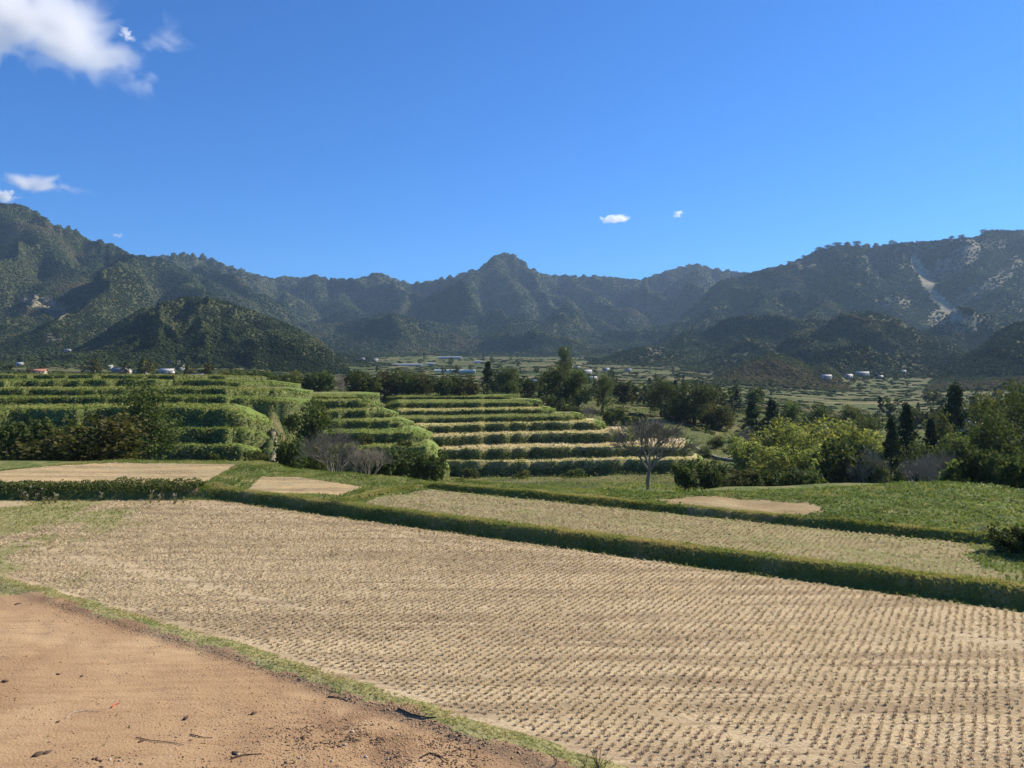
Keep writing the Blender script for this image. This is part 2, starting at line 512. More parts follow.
# a spur in front of the centre range
HG = layer(HG, [(-500,370),(240,340),(300,328),(350,322),(385,312),(430,322),(480,330),(510,318),(545,322),(600,334),(650,326),(700,322),(760,345),(820,365),(1600,380)],
           1650, 1050, 0.45, 200, 23)
# left range
HG = layer(HG, [(-500,190),(-150,203),(0,204),(22,205),(40,213),(55,225),(75,229),(90,240),(110,243),(130,253),(150,258),(170,262),(190,272),(215,283),(240,296),(265,312),(300,330),(340,352),(380,366),(430,372),(1600,420)],
           1550, 620, 0.42, 240, 31)
# right range
HG = layer(HG, [(-500,420),(560,372),(620,352),(660,332),(700,306),(730,284),(745,276),(760,270),(780,266),(800,259),(820,249),(845,245),(870,246),(900,243),(940,240),(978,237),(985,230),(1010,231),(1023,231),(1200,228),(1600,215)],
           1750, 780, 0.45, 260, 47)
# spurs running down from the ridges towards the valley
def spur(pts, slope=.62, seed=0):
    global HG
    P = [((px - 512) / F * Y, Y, zat(py, Y)) for px, py, Y in pts]
    wx = XX + 70 * (fbm(XX / 160, YY / 160, 150 + seed, 3) - .5) * 2
    wy = YY + 70 * (fbm(XX / 160, YY / 160, 170 + seed, 3) - .5) * 2
    best = np.full(XX.shape, -999.)
    sl = slope * (.8 + .5 * fbm(XX / 120, YY / 120, 190 + seed, 3))
    for (x0, y0, z0), (x1, y1, z1) in zip(P[:-1], P[1:]):
        vx, vy = x1 - x0, y1 - y0
        t = np.clip(((wx - x0) * vx + (wy - y0) * vy) / (vx * vx + vy * vy), 0, 1)
        d = np.hypot(wx - x0 - t * vx, wy - y0 - t * vy)
        gully = (ridged(XX / 90, YY / 90, 210 + seed, 3) - .8) * 34 * np.clip(d / 90, 0, 1)
        best = np.maximum(best, z0 + t * (z1 - z0) - 6 - sl * (np.sqrt(d * d + 12 ** 2) - 12) + gully)
    m = best > HG + .5
    wood[m & (best > BASE + 4)] = 1
    HG = np.where(m & (best > BASE), best, HG)
SP_ = [[(10,206,1520),(45,245,1350),(60,290,1150),(75,325,950)], [(90,242,1560),(110,275,1350),(130,312,1150)],
       [(150,261,1560),(185,280,1350),(215,307,1150),(235,332,1000)], [(195,262,1900),(240,282,1650),(262,307,1400),(285,332,1200)],
       [(285,278,2560),(300,292,2350),(345,303,2100),(370,322,1850)], [(335,282,2600),(350,293,2300),(362,312,2000)],
       [(378,274,2560),(392,286,2350),(405,302,2100),(412,322,1850)],
       [(503,257,2560),(480,276,2350),(458,302,2050),(445,328,1750)], [(508,257,2560),(518,290,2200),(528,318,1850),(535,335,1600)],
       [(525,268,2560),(548,286,2350),(575,308,2050),(615,326,1750)], [(565,277,2560),(595,293,2300),(630,310,2050),(645,326,1800)],
       [(640,283,2560),(655,297,2300),(665,316,2000)], [(693,267,2500),(690,290,2250),(712,303,2000),(722,318,1800)],
       [(745,276,1760),(722,302,1550),(690,327,1300),(655,346,1080)], [(800,262,1720),(785,287,1500),(775,312,1280),(760,332,1100)],
       [(845,250,1720),(832,290,1450),(826,312,1200)],
       [(905,247,1740),(911,272,1560),(915,300,1350),(922,332,1120)], [(1000,234,1760),(992,270,1500),(1000,302,1220),(1015,326,980)],
       [(960,240,1760),(950,252,1700),(972,280,1520),(975,315,1250)]]
for k_, p_ in enumerate(SP_): spur(p_, .74 if k_ not in (7, 9) else .84, k_)
# foothills
HG = layer(HG, [(-500,350),(-60,352),(60,352),(100,345),(130,322),(160,303),(190,297),(215,299),(240,306),(270,318),(300,330),(325,345),(338,358),(350,371),(400,378),(1600,420)],
           760, 430, 0.55, 95, 59, 260, 0.9)
HG = layer(HG, [(-500,400),(560,374),(600,360),(625,350),(645,346),(665,349),(690,356),(715,368),(760,378),(1600,420)], 950, 740, 0.25, 110, 61, 250, 0.8)
HG = layer(HG, [(-500,400),(660,378),(690,366),(715,352),(745,338),(775,345),(795,352),(815,330),(840,315),(868,311),(895,318),(918,334),(932,352),(945,372),(980,384),(1600,420)],
           900, 560, 0.5, 90, 67, 300, 0.9)
HG = layer(HG, [(-500,420),(690,388),(715,378),(745,362),(775,352),(800,360),(822,374),(850,386),(1600,430)], 560, 430, 0.3, 60, 71, 160, 0.8)
HG = layer(HG, [(-500,420),(890,398),(925,384),(950,366),(975,352),(1000,338),(1024,322),(1100,300),(1250,280),(1600,270)], 640, 430, 0.45, 100, 73, 300, 0.9)
for k_, p_ in enumerate([[(205,299,755),(214,325,620),(222,350,500)], [(250,311,755),(274,335,600)], [(163,304,760),(148,332,600),(140,350,520)],
                        [(868,313,895),(860,337,750),(848,362,620)], [(898,320,890),(906,346,720)], [(832,320,880),(815,346,700)], [(745,341,890),(738,362,700)], [(640,349,940),(648,362,820)],
                        [(985,347,640),(960,366,540)], [(775,355,560),(768,372,480)]]): spur(p_, .72, 40 + k_)
amp = wood * np.clip(YY / 1200, 0.3, 2) * 6
HG = HG + (fbm(XX / 45, YY / 45, 91, 4) - .5) * amp

def inpoly(x, y, poly):
    x = np.asarray(x); y = np.asarray(y)
    r = np.zeros(x.shape, bool)
    n = len(poly)
    for i in range(n):
        x0, y0 = poly[i]; x1, y1 = poly[(i + 1) % n]
        c = ((y0 > y) != (y1 > y)) & (x < (x1 - x0) * (y - y0) / (y1 - y0 + 1e-12) + x0)
        r ^= c
    return r

def segdist(x, y, pts):
    d = np.full(np.shape(x), 1e9)
    for (x0, y0), (x1, y1) in zip(pts[:-1], pts[1:]):
        vx, vy = x1 - x0, y1 - y0
        t = np.clip(((x - x0) * vx + (y - y0) * vy) / (vx * vx + vy * vy), 0, 1)
        d = np.minimum(d, np.hypot(x - x0 - t * vx, y - y0 - t * vy))
    return d

CLR = S((COLS - 885) / 25)[:, None] * (S((RINGS - 1000) / 120) * (1 - S((RINGS - 1520) / 140)))[None]
sm = HG.copy()
for _ in range(3):
    c0_ = np.cumsum(np.pad(sm, ((8, 7), (0, 0)), 'edge'), 0); sm = np.concatenate([c0_[14:15], c0_[15:] - c0_[:-15]], 0)[:sm.shape[0]] / 15
    c0_ = np.cumsum(np.pad(sm, ((0, 0), (5, 4)), 'edge'), 1); sm = np.concatenate([c0_[:, 8:9], c0_[:, 9:] - c0_[:, :-9]], 1)[:, :sm.shape[1]] / 9
HG = HG + (sm - HG) * CLR * .7 * (sm > 20)
sm = HG.copy()
for _ in range(3):
    sm[2:-2] = (sm[:-4] + 2 * sm[1:-3] + 3 * sm[2:-2] + 2 * sm[3:-1] + sm[4:]) / 9
    sm[:, 1:-1] = (sm[:, :-2] + 2 * sm[:, 1:-1] + sm[:, 2:]) / 4
HG = HG + (sm - HG) * S((RINGS - 900) / 300)[None] * (.3 + .7 * S((COLS - 870) / 30))[:, None]
rr_ = RINGS > 1250
want = np.max(np.array(WANTS), 0); cur = ((HG - H) / YY)[:, rr_].max(1)
ff = np.clip(want / np.maximum(cur, 1e-3), .88, 1.15); ff = np.convolve(np.pad(ff, 2, 'edge'), np.ones(5) / 5, 'valid')
HG = BASE + (HG - BASE) * (1 + (ff - 1)[:, None] * S((RINGS - 1150) / 350)[None])
PYG = 384 - F * (YY * SP + (HG - H) * CP) / (YY * CP - (HG - H) * SP)
far_m = (YY > 700)
nz = fbm(XX / 25, YY / 25, 101)
bare = np.zeros(G.shape)
def scar(pts, w, st=1.0):
    global bare
    d = segdist(PX, PYG, pts)
    bare = np.maximum(bare, np.where(far_m, np.clip((w * (0.45 + 1.1 * nz) - d) / 1.0, 0, 1) * st, 0))
scar([(915, 262), (927, 284), (938, 300), (952, 313), (962, 320)], 6)
scar([(930, 276), (948, 264), (964, 256), (978, 250)], 10, .6)
scar([(960, 300), (985, 287), (1003, 276), (1015, 262)], 7, .5)
scar([(935, 318), (950, 324), (975, 322)], 9, .6)
scar([(880, 303), (893, 299), (904, 304)], 6, .5)
scar([(900, 252), (950, 246), (1020, 240)], 8, .3)
scar([(28, 298), (45, 303), (60, 312)], 8, .65)
scar([(50, 338), (62, 342)], 5, .6)
scar([(650, 352), (662, 350)], 4, .4)
scar([(800, 262), (860, 266), (900, 266)], 6, .35)
wood = wood * np.clip(1 - bare * 1.15, 0, 1)

def height(px, Y):
    i = np.interp(px, COLS, np.arange(len(COLS))); j = np.interp(np.log(Y), np.log(RINGS), np.arange(len(RINGS)))
    i0 = int(min(max(i, 0), len(COLS) - 2)); j0 = int(min(max(j, 0), len(RINGS) - 2))
    a, b = i - i0, j - j0
    return ((HG[i0, j0] * (1 - b) + HG[i0, j0 + 1] * b) * (1 - a) + (HG[i0 + 1, j0] * (1 - b) + HG[i0 + 1, j0 + 1] * b) * a)

def gsample(x, y, arr=None):
    arr = HG if arr is None else arr
    x = np.asarray(x, float); y = np.asarray(y, float)
    ys = np.maximum(y, RINGS[0])
    px = 512 + F * x / np.maximum(y, 1)
    i = np.interp(px, COLS, np.arange(len(COLS))); j = np.interp(np.log(ys), np.log(RINGS), np.arange(len(RINGS)))
    i0 = np.clip(i.astype(int), 0, len(COLS) - 2); j0 = np.clip(j.astype(int), 0, len(RINGS) - 2)
    a, b = i - i0, j - j0
    return ((arr[i0, j0] * (1 - b) + arr[i0, j0 + 1] * b) * (1 - a) + (arr[i0 + 1, j0] * (1 - b) + arr[i0 + 1, j0 + 1] * b) * a)

def findY(px, py, Y0=60, Y1=1100):
    ys = np.geomspace(Y0, Y1, 300)
    for y in ys:
        if proj_y(height(px, y), y) <= py: return float(y)
    return float(Y1)

# the near ground: ledge beyond the fields
LEDGE = np.array([(-80,46),(-20,46),(-15.2,45.8),(-13,43.5),(-8,41),(-4,38.5),(0,36.5),(3,35),(6,33.8),(11,33.6),(15,34.8),(19,35.8),(21.3,36.8),(23,34),(26,30),(30,26),(34,20),(40,12),(60,2)], float)
A_POLY = [onz(*p, .6) for p in [(-200,486),(-20,481),(100,482.5),(196,486),(237,463.5),(120,462.5),(45,466),(-40,474)]]
B_POLY = [onz(*p, .5) for p in [(243,491.5),(262,475.5),(300,475.5),(362,485.5),(342,492.5)]]
D_POLY = [onz(*p, .7) for p in [(652,497),(700,493),(760,496),(822,504),(824,512),(760,515),(690,508)]]

def near_u(u, v):
    return u + np.where(u < 14, .45 * np.clip((v + 14) / 9, 0, 1.3), 0)

def near_z(x, y):
    u = .53 * x + .848 * y; v = .848 * x - .53 * y
    s = np.maximum(u - 22.95, y - 35.6)
    z = (.41 + .10 * (fbm(v / 2.2, u * 0, 209, 3) - .5)) * S(s / .55)
    z = z + .03 * np.exp(-((u - 23.62) / .4) ** 2) * S((x + 15) / 2)
    left = S((-12.5 - x) / 1.5)
    z = z + left * .15 * S((s - .2) / 1.2)
    in2 = S((v + 23.2) / .8) * (1)
    z = z + in2 * ((.26 + .16 * (fbm(v / 2.5, u * 0, 211, 3) - .5)) * S((u - 28.75) / .4) - .1 * S((u - 29.9) / 1.5))
    z = z + .12 * np.exp(-((v + 23.4) / .4) ** 2) * S((u - 23.2) / .5) * S((29.5 - u) / .5)
    # strip between soil and stubble, soil a step lower
    un = near_u(u, v)
    z = z - .07 * S((10.75 - un) / .35) + .02 * np.exp(-((un - 10.95) / .28) ** 2)
    # right end falls off beyond the fields
    z = z - 1.0 * S((v - 2.2) / 3) * S((u - 22) / 2)
    rough = .05 + .10 * (S((u - 29) / 1) + S((v - .5) / 1) * S((u - 23) / 1))
    z = z + (fbm(x * 1.3, y * 1.3, 201, 3) - .5) * rough + (fbm(x * 5, y * 5, 205, 2) - .5) * .03
    yb = np.interp(x, LEDGE[:, 0], LEDGE[:, 1])
    t = S((y - yb) / 3.5)
    g = gsample(x, y)
    return z * (1 - t) + g * t

def zone(x, y):
    """0 soil 1 main stubble 2 upper stubble 3 A 4 B 5 dirt 6 grass"""
    u = .53 * x + .848 * y; v = .848 * x - .53 * y
    w = (fbm(x * 1.1, y * 1.1, 301, 3) - .5)
    zn = np.full(np.shape(x), 6)
    s = np.maximum(u - 22.95, y - 35.6)
    un = near_u(u, v)
    zn[(un > 11.1 + w * .5) & (s < -.15)] = 1
    zn[(un < 10.72 + w * .7) & (y < 20.6 + w * .6)] = 0
    zn[(u > 23.95) & (u < 28.65) & (v > -22.6 + w) & (v < .2 + 0.25 * (u - 24) * -1 + w)] = 2
    zn[inpoly(x, y, A_POLY)] = 3
    zn[inpoly(x, y, B_POLY)] = 4
    zn[inpoly(x + w, y + w, D_POLY)] = 5
    return zn

def greenness(x, y):
    u = .53 * x + .848 * y; v = .848 * x - .53 * y
    lim = -21.5 - 9.5 * (u - 11) / 11.6
    n = fbm(x * .35, y * .35, 311, 4)
    g = S((lim - v) / 3.5 + (n - .5) * 3.2)
    g = g * S((n - .28) / .2)
    g = np.maximum(g, S((u - 22.2) / .7) * S((v + 30) / 3) * .35 * S((n - .4) / .2))
    sec = (u > 23.5)
    e = np.minimum(np.minimum(u - 23.8, 28.8 - u), np.minimum(v + 22.8, .3 - v))
    g2 = .55 + .75 * S(1 - e / .9) + .5 * S((n - .5) / .15)
    g = np.where(sec, np.clip(g2, 0, 1), g)
    return np.clip(g, 0, 1)

us = np.concatenate([np.arange(-14, 8, .5), np.arange(8, 31, .1), np.arange(31, 60, .45)])
vs = np.concatenate([np.arange(-64, -40, .6), np.arange(-40, 12, .16), np.arange(12, 40, .6)])
UU, VV = np.meshgrid(us, vs, indexing='ij')
NX = .5299 * UU + .848 * VV; NY = .848 * UU - .5299 * VV
NZ = near_z(NX, NY)
border = np.minimum(np.minimum(np.arange(len(us))[:, None], len(us) - 1 - np.arange(len(us))[:, None]),
                    np.minimum(np.arange(len(vs))[None], len(vs) - 1 - np.arange(len(vs))[None]))
NZ = np.where(border == 0, NZ - 3, np.where(border < 3, NZ - .15, NZ))
nfu, nfv = len(us), len(vs)
idx = np.arange(nfu * nfv).reshape(nfu, nfv)
quads = np.stack([idx[:-1, :-1], idx[1:, :-1], idx[1:, 1:], idx[:-1, 1:]], -1).reshape(-1, 4)[:, ::-1]
cxm = (NX[:-1, :-1] + NX[1:, 1:]) / 2; cym = (NY[:-1, :-1] + NY[1:, 1:]) / 2
zn = zone(cxm, cym).reshape(-1)
GN = greenness(NX, NY)
# churned dark patch in the bare soil field
dn = fbm(NX * 1.6, NY * 1.6, 331, 4)
soilg = S((dn - .52) / .1) * S(1.3 - np.hypot(NX + 2.0, (NY - 12.6) * 1.2) / 2.6) * .8
uN = .53 * NX + .848 * NY
uN = near_u(uN, .848 * NX - .53 * NY)
soilg = np.maximum(soilg, .45 * S((uN - 10.15) / .35) * S((dn - .38) / .15))  # shade below the grass strip painted into the soil colour
GN = np.where(uN < 10.9, soilg, GN)
DRY = np.maximum(S((11.7 - uN) / .3), .25 * S((uN - 23.2) / .2) * S((24.3 - uN) / .3))
names = {0: ('soil_field', 'soil'), 1: ('rice_field', 'stub_ground'), 2: ('rice_field', 'stub_ground2'), 3: ('straw_field', 'tan_ground'),
         4: ('straw_field', 'tan_ground'), 5: ('dirt_patch', 'dirt'), 6: ('grass_bank', 'grass_ground')}
P3 = np.stack([NX, NY, NZ], -1).reshape(-1, 3)
for k, (nm, mt) in names.items():
    q = quads[zn == k]
    if not len(q): continue
    uq, inv = np.unique(q, return_inverse=True)
    me = mesh_np(nm, P3[uq], inv.reshape(-1, 4), M[mt], {'g': GN.reshape(-1)[uq] * (0.25 if k in (3, 4, 5) else 1), 'dry': DRY.reshape(-1)[uq]}, True)
    tag(link(nm, me), kind='structure')

# the wide sheet of valley and mountains, ending far beyond the skyline
inner = ((.53 * XX + .848 * YY) < 57) & ((.848 * XX - .53 * YY) > -62) & ((.848 * XX - .53 * YY) < 38)
GZ = HG - np.where(inner, 1.2, 0)
nc, nr = G.shape
idg = np.arange(nc * nr).reshape(nc, nr)
gq = np.stack([idg[:-1, :-1], idg[1:, :-1], idg[1:, 1:], idg[:-1, 1:]], -1).reshape(-1, 4)
GV = np.stack([XX, YY, GZ], -1).reshape(-1, 3)
jhill = 330
me = mesh_np('ground', GV, gq, M['valley'], {'wood': wood.ravel(), 'bare': bare.ravel()}, True)
tag(link('ground', me), kind='structure')
# plain earth around and behind the viewpoint, out to the horizon
sx = np.array([-9000, -2600, -60, 60, 4200, 9000.]); sy = np.array([-6000, -600, 10, 60, 1800, 4290.])
# (kept low so that it never rises through the modelled land)
gxx, gyy = np.meshgrid(sx, sy, indexing='ij')
ii_ = np.arange(36).reshape(6, 6)
qq = np.stack([ii_[:-1, :-1], ii_[1:, :-1], ii_[1:, 1:], ii_[:-1, 1:]], -1).reshape(-1, 4)
me = mesh_np('ground', np.stack([gxx, gyy, np.full(gxx.shape, -22.)], -1).reshape(-1, 3), qq, M['valley'], {'wood': np.zeros(36), 'bare': np.zeros(36)})
tag(link('ground', me), kind='structure')

# ------------------------------------------------------------------ shapes
def tube(path, rad, sides=6, cap=True):
    path = np.asarray(path, float); n = len(path)
    V = []; Fq = []
    for i in range(n):
        d = path[min(i + 1, n - 1)] - path[max(i - 1, 0)]
        d = d / (np.linalg.norm(d) + 1e-9)
        a = np.cross(d, [0.3, 1, 0.2]); a /= np.linalg.norm(a) + 1e-9
        b = np.cross(d, a)
        for k in range(sides):
            th = 2 * math.pi * k / sides
            V.append(path[i] + rad[i] * (math.cos(th) * a + math.sin(th) * b))
    for i in range(n - 1):
        for k in range(sides):
            k2 = (k + 1) % sides
            Fq.append((i * sides + k, i * sides + k2, (i + 1) * sides + k2, (i + 1) * sides + k))
    return np.array(V), np.array(Fq)

class MB:
    def __init__(s): s.V = []; s.Q = []; s.T = []; s.n = 0; s.A = []
    def add(s, V, F_, var=0.5):
        V = np.asarray(V, float); F_ = np.asarray(F_)
        if len(V) == 0: return
        s.V.append(V); (s.Q if F_.shape[1] == 4 else s.T).append(F_ + s.n)
        s.A.append(np.full(len(V), var) if np.isscalar(var) else np.asarray(var)); s.n += len(V)
    def box(s, x0, x1, y0, y1, z0, z1):
        V = [(x, y, z) for x in (x0, x1) for y in (y0, y1) for z in (z0, z1)]
        s.add(V, [(0, 1, 3, 2), (4, 6, 7, 5), (0, 4, 5, 1), (2, 3, 7, 6), (0, 2, 6, 4), (1, 5, 7, 3)])
    def mesh(s, name, mat, smooth=False, scale=True):
        fs = ([np.concatenate(s.Q)] if s.Q else []) + ([np.concatenate(s.T)] if s.T else [])
        return mesh_np(name, np.concatenate(s.V), fs, mat, {'var': np.concatenate(s.A)}, smooth, scale)

LEAF_V = np.array([(0, -.5, 0), (.32, 0, .06), (0, .5, 0), (-.32, 0, .06)])
LEAF_F = np.array([(0, 1, 2, 3)])

def leaves(pos, size, var, flat=0.0):
    """one leaf card per position, random orientation."""
    n = len(pos)
    q = rng.normal(size=(n, 3)); q[:, 2] = q[:, 2] + flat * np.sign(q[:, 2])
    q /= np.linalg.norm(q, axis=1)[:, None]
    r = rng.normal(size=(n, 3)); a = np.cross(q, r); a /= np.linalg.norm(a, axis=1)[:, None] + 1e-9
    b = np.cross(q, a)
    size = np.broadcast_to(size, (n,))[:, None]
    V = np.stack([pos - b * size * .5, pos + a * size * .36, pos + b * size * .5, pos - a * size * .36], 1).reshape(-1, 3)
    Fq = np.arange(n * 4).reshape(-1, 4)
    return V, Fq, np.repeat(var, 4)

def rdir(n):
    d = rng.normal(size=(n, 3)); return d / np.linalg.norm(d, axis=1)[:, None]

def crown(lobes, n, leaf):
    """lobes (cx,cy,cz,rx,ry,rz); leaves gathered in small sprays near each lobe's skin."""
    lobes = np.array(lobes); vol = lobes[:, 3] * lobes[:, 4]
    pr = vol / vol.sum()
    ns = max(8, n // 14)
    li = rng.choice(len(lobes), ns, p=pr)
    d = rdir(ns); rr = .55 + .5 * rng.random(ns) ** .8
    c = lobes[li, :3] + d * rr[:, None] * lobes[li, 3:6]
    lobev = rng.random(len(lobes))
    v0 = .25 + .3 * lobev[li] + .35 * rng.random(ns)
    k = 14
    p = np.repeat(c, k, 0) + rng.normal(size=(ns * k, 3)) * (lobes[:, 3].mean() * .17)
    var = np.clip(np.repeat(v0, k) + rng.normal(size=ns * k) * .12, 0, 1)
    return leaves(p, leaf * (.7 + .6 * rng.random(ns * k)), var, .3)

def proto_broad(seed, n=5200, leaf=.036, wide=.36, low=.04, mat='broad', loose=1.0):
    r = random.Random(seed)
    lob = []
    nl = 16
    for i in range(nl):
        th = r.uniform(0, 6.28); hz = low + .12 + (1 - low - .2) * (i + .5) / nl
        prof = math.sin(math.pi * min(1, max(0, (hz - low) / (1.03 - low))) ** .8) ** .7
        rad = wide * prof * r.uniform(.3, .78) * loose
        s = r.uniform(.12, .19) * (wide / .36) ** .5
        lob.append((rad * math.cos(th), rad * math.sin(th), hz * .95, s * 1.15, s * 1.15, s * .85))
    lob.append((0, 0, (low + 1) / 2, wide * .5, wide * .5, (1 - low) * .34))
    V, Fq, A = crown(lob, n, leaf)
    cr = MB(); cr.add(V, Fq, A)
    tr = MB()
    pth = [(0, 0, -.05), (.01, 0, .12), (-.015, .01, .3), (.01, -.01, .5), (0, 0, .72)]
    tr.add(*tube(pth, [.034, .026, .02, .013, .005], 7))
    for l in lob[:nl:2]:
        z0 = r.uniform(.18, .5)
        tr.add(*tube([(0, 0, z0), (l[0] * .5, l[1] * .5, (z0 + l[2]) / 2 + .02), l[:3]], [.012, .008, .003], 4))
    return tr.mesh('trunk', M['bark'], True), cr.mesh('crown', M[mat])

def proto_cedar(seed, n=4200, leaf=.03, wide=.17, mat='cedar'):
    r = random.Random(seed)
    ns = n // 12
    z = .1 + .9 * rng.random(ns) ** .85
    tier = .82 + .25 * np.sin(z * 38 + rng.random() * 6)
    rad = wide * (1.02 - z) ** .75 * 1.25 * np.sqrt(.25 + .75 * rng.random(ns)) * tier
    rad = np.minimum(rad, wide * 1.05)
    th = rng.random(ns) * 6.283
    rad *= .85 + .3 * np.sin(th * 2 + z * 9) ** 2
    c = np.stack([rad * np.cos(th), rad * np.sin(th), z - rad * .25], -1)
    p = np.repeat(c, 12, 0) + rng.normal(size=(ns * 12, 3)) * .018
    var = np.clip(np.repeat(.2 + .6 * rng.random(ns), 12) + rng.normal(size=ns * 12) * .12, 0, 1)
    V, Fq, A = leaves(p, leaf * (.6 + .7 * rng.random(len(p))), var, .2)
    cr = MB(); cr.add(V, Fq, A)
    tr = MB(); tr.add(*tube([(0, 0, -.05), (0, 0, .4), (0, 0, .93)], [.022, .014, .003], 7))
    for i in range(9):
        th = r.uniform(0, 6.28); zz = .18 + .08 * i
        q = wide * (1 - zz) * .9
        tr.add(*tube([(0, 0, zz), (q * math.cos(th), q * math.sin(th), zz - .02)], [.006, .002], 4))
    return tr.mesh('trunk', M['bark'], True), cr.mesh('crown', M[mat])

def proto_bush(seed, n=2600, leaf=.07, mat='broad', flat=.8):
    r = random.Random(seed)
    lob = []
    for i in range(11):
        th = r.uniform(0, 6.28); rad = r.uniform(.1, .42)
        s = r.uniform(.16, .26)
        lob.append((rad * math.cos(th), rad * math.sin(th), r.uniform(.2, .72), s, s, s * flat))
    lob.append((0, 0, .35, .4, .4, .35))
    V, Fq, A = crown(lob, n, leaf)
    V[:, 2] = np.maximum(V[:, 2], -.04)
    cr = MB(); cr.add(V, Fq, A)
    tr = MB()
    for i in range(6):
        l = lob[i]
        tr.add(*tube([(l[0] * .12, l[1] * .12, -.05), (l[0] * .5, l[1] * .5, .25), l[:3]], [.02, .014, .005], 4))
    return tr.mesh('stem', M['bark'], True), cr.mesh('foliage', M[mat])

def proto_bamboo(seed, n=3000):
    r = random.Random(seed)
    st = MB(); P = []; VR = []
    for i in range(13):
        th = r.uniform(0, 6.28); b = r.uniform(0, .13); lean = r.uniform(.05, .22); h = r.uniform(.75, 1.0)
        bx, by = b * math.cos(th), b * math.sin(th)
        dx, dy = lean * math.cos(th), lean * math.sin(th)
        pth = [(bx + dx * t ** 2.2, by + dy * t ** 2.2, h * t - .06 * t ** 4) for t in (0, .25, .5, .75, .92, 1.0)]
        st.add(*tube(pth, [.008, .008, .007, .005, .003, .001], 5))
        m = n // 13
        t = .3 + .7 * rng.random(m) ** .8
        cx = bx + dx * t ** 2.2; cyy = by + dy * t ** 2.2; cz = h * t - .06 * t ** 4
        q = rng.normal(size=(m, 3)) * np.array([.05, .05, .035]) * (1.25 - t * .5)[:, None]
        P.append(np.stack([cx, cyy, cz], -1) + q); VR.append(np.clip(r.uniform(.2, .7) + rng.normal(size=m) * .16, 0, 1))
    P = np.concatenate(P); VR = np.concatenate(VR)
    V, Fq, A = leaves(P, .038 * (.6 + .8 * rng.random(len(P))), VR, .4)
    cr = MB(); cr.add(V, Fq, A)
    return st.mesh('culms', M['bamboo'], True), cr.mesh('foliage', M['bamboo'])

def proto_bare(seed, spread=.5, levels=5, trunk_h=.22, multi=False):
    r = random.Random(seed)
    tr = MB(); tw = MB()
    def grow(p, d, ln, rad, lev):
        p = np.array(p); d = np.array(d) / np.linalg.norm(d)
        q = p + d * ln * .5 + np.array([r.uniform(-1, 1), r.uniform(-1, 1), 0]) * ln * .06
        e = p + d * ln
        (tr if lev == 0 else tw).add(*tube([p, q, e], [rad, rad * .85, rad * .62], 6 if lev < 2 else 3), r.uniform(.2, .9))
        if lev >= levels: return
        k = 5 if lev == 0 else r.choice((3, 4, 4) if lev < 4 else (3, 3))
        for i in range(k):
            th = r.uniform(0, 6.28) if lev else 6.28 * i / k + r.uniform(-.4, .4)
            sp = spread * r.uniform(.6, 1.2)
            side = np.cross(d, [math.cos(th), math.sin(th), .1]); side /= np.linalg.norm(side) + 1e-9
            nd = d * math.cos(sp) + side * math.sin(sp) + np.array([0, 0, .08])
            st = e if lev == 0 else p + d * ln * r.uniform(.55, 1.0)
            grow(st, nd, ln * r.uniform(.6, .82) if lev else ln * r.uniform(.9, 1.15), max(rad * .56, .0012), lev + 1)
    if multi:
        for i in range(9):
            th = r.uniform(0, 6.28); a = r.uniform(.15, .7)
            grow((math.cos(th) * .08, math.sin(th) * .08, -.03), (math.sin(a) * math.cos(th), math.sin(a) * math.sin(th), math.cos(a)), .34, .011, 1)
        tr.add(*tube([(0, 0, -.05), (0, 0, .06)], [.05, .02], 6))
    else:
        grow((0, 0, -.03), (0.03, 0, 1), trunk_h + .03, .016, 0)
    return tr.mesh('trunk', M['greybark'], True), tw.mesh('branches', M['grey'], True)

PROTO = {
 'broad': [proto_broad(1), proto_broad(2, wide=.4, low=.0), proto_broad(3, n=4200, loose=1.1)],
 'olive': [proto_broad(4, mat='olive', wide=.42, low=.05), proto_broad(5, mat='olive', wide=.36, low=.1)],
 'tall': [proto_broad(6, n=4800, wide=.24, low=.08, leaf=.024), proto_broad(7, n=3800, wide=.26, low=.16, leaf=.024, loose=1.1)],
 'cedar': [proto_cedar(8), proto_cedar(9, wide=.21), proto_cedar(10, wide=.26, n=5200)],
 'bush': [proto_bush(11), proto_bush(12), proto_bush(13, n=3200, flat=1.0)],
 'obush': [proto_bush(14, mat='olive'), proto_bush(15, mat='olive', n=4200, leaf=.05)],
 'bamboo': [proto_bamboo(16), proto_bamboo(17)],
 'bare': [proto_bare(18, .5, 6, .16)],
 'twig': [proto_bare(19, .5, 5, multi=True), proto_bare(20, .6, 5, multi=True)],
}
KINDNAME = {'broad': 'broadleaf_tree', 'olive': 'broadleaf_tree', 'tall': 'broadleaf_tree', 'cedar': 'conifer', 'bush': 'shrub', 'obush': 'shrub',
            'bamboo': 'bamboo', 'bare': 'bare_tree', 'twig': 'bare_shrub'}
PARTS = {'broad': ('trunk', 'crown'), 'olive': ('trunk', 'crown'), 'tall': ('trunk', 'crown'), 'cedar': ('trunk', 'crown'), 'bush': ('stem', 'foliage'),
         'obush': ('stem', 'foliage'), 'bamboo': ('culm', 'foliage'), 'bare': ('trunk', 'branches'), 'twig': ('stem', 'branches')}
CAT = {'broad': 'tree', 'olive': 'tree', 'tall': 'tree', 'cedar': 'conifer', 'bush': 'shrub', 'obush': 'shrub', 'bamboo': 'bamboo', 'bare': 'tree', 'twig': 'shrub'}
# half width of each prototype at height 1
HALF = {'broad': .36, 'olive': .42, 'tall': .26, 'cedar': .19, 'bush': .58, 'obush': .58, 'bamboo': .25, 'bare': .52, 'twig': .5}

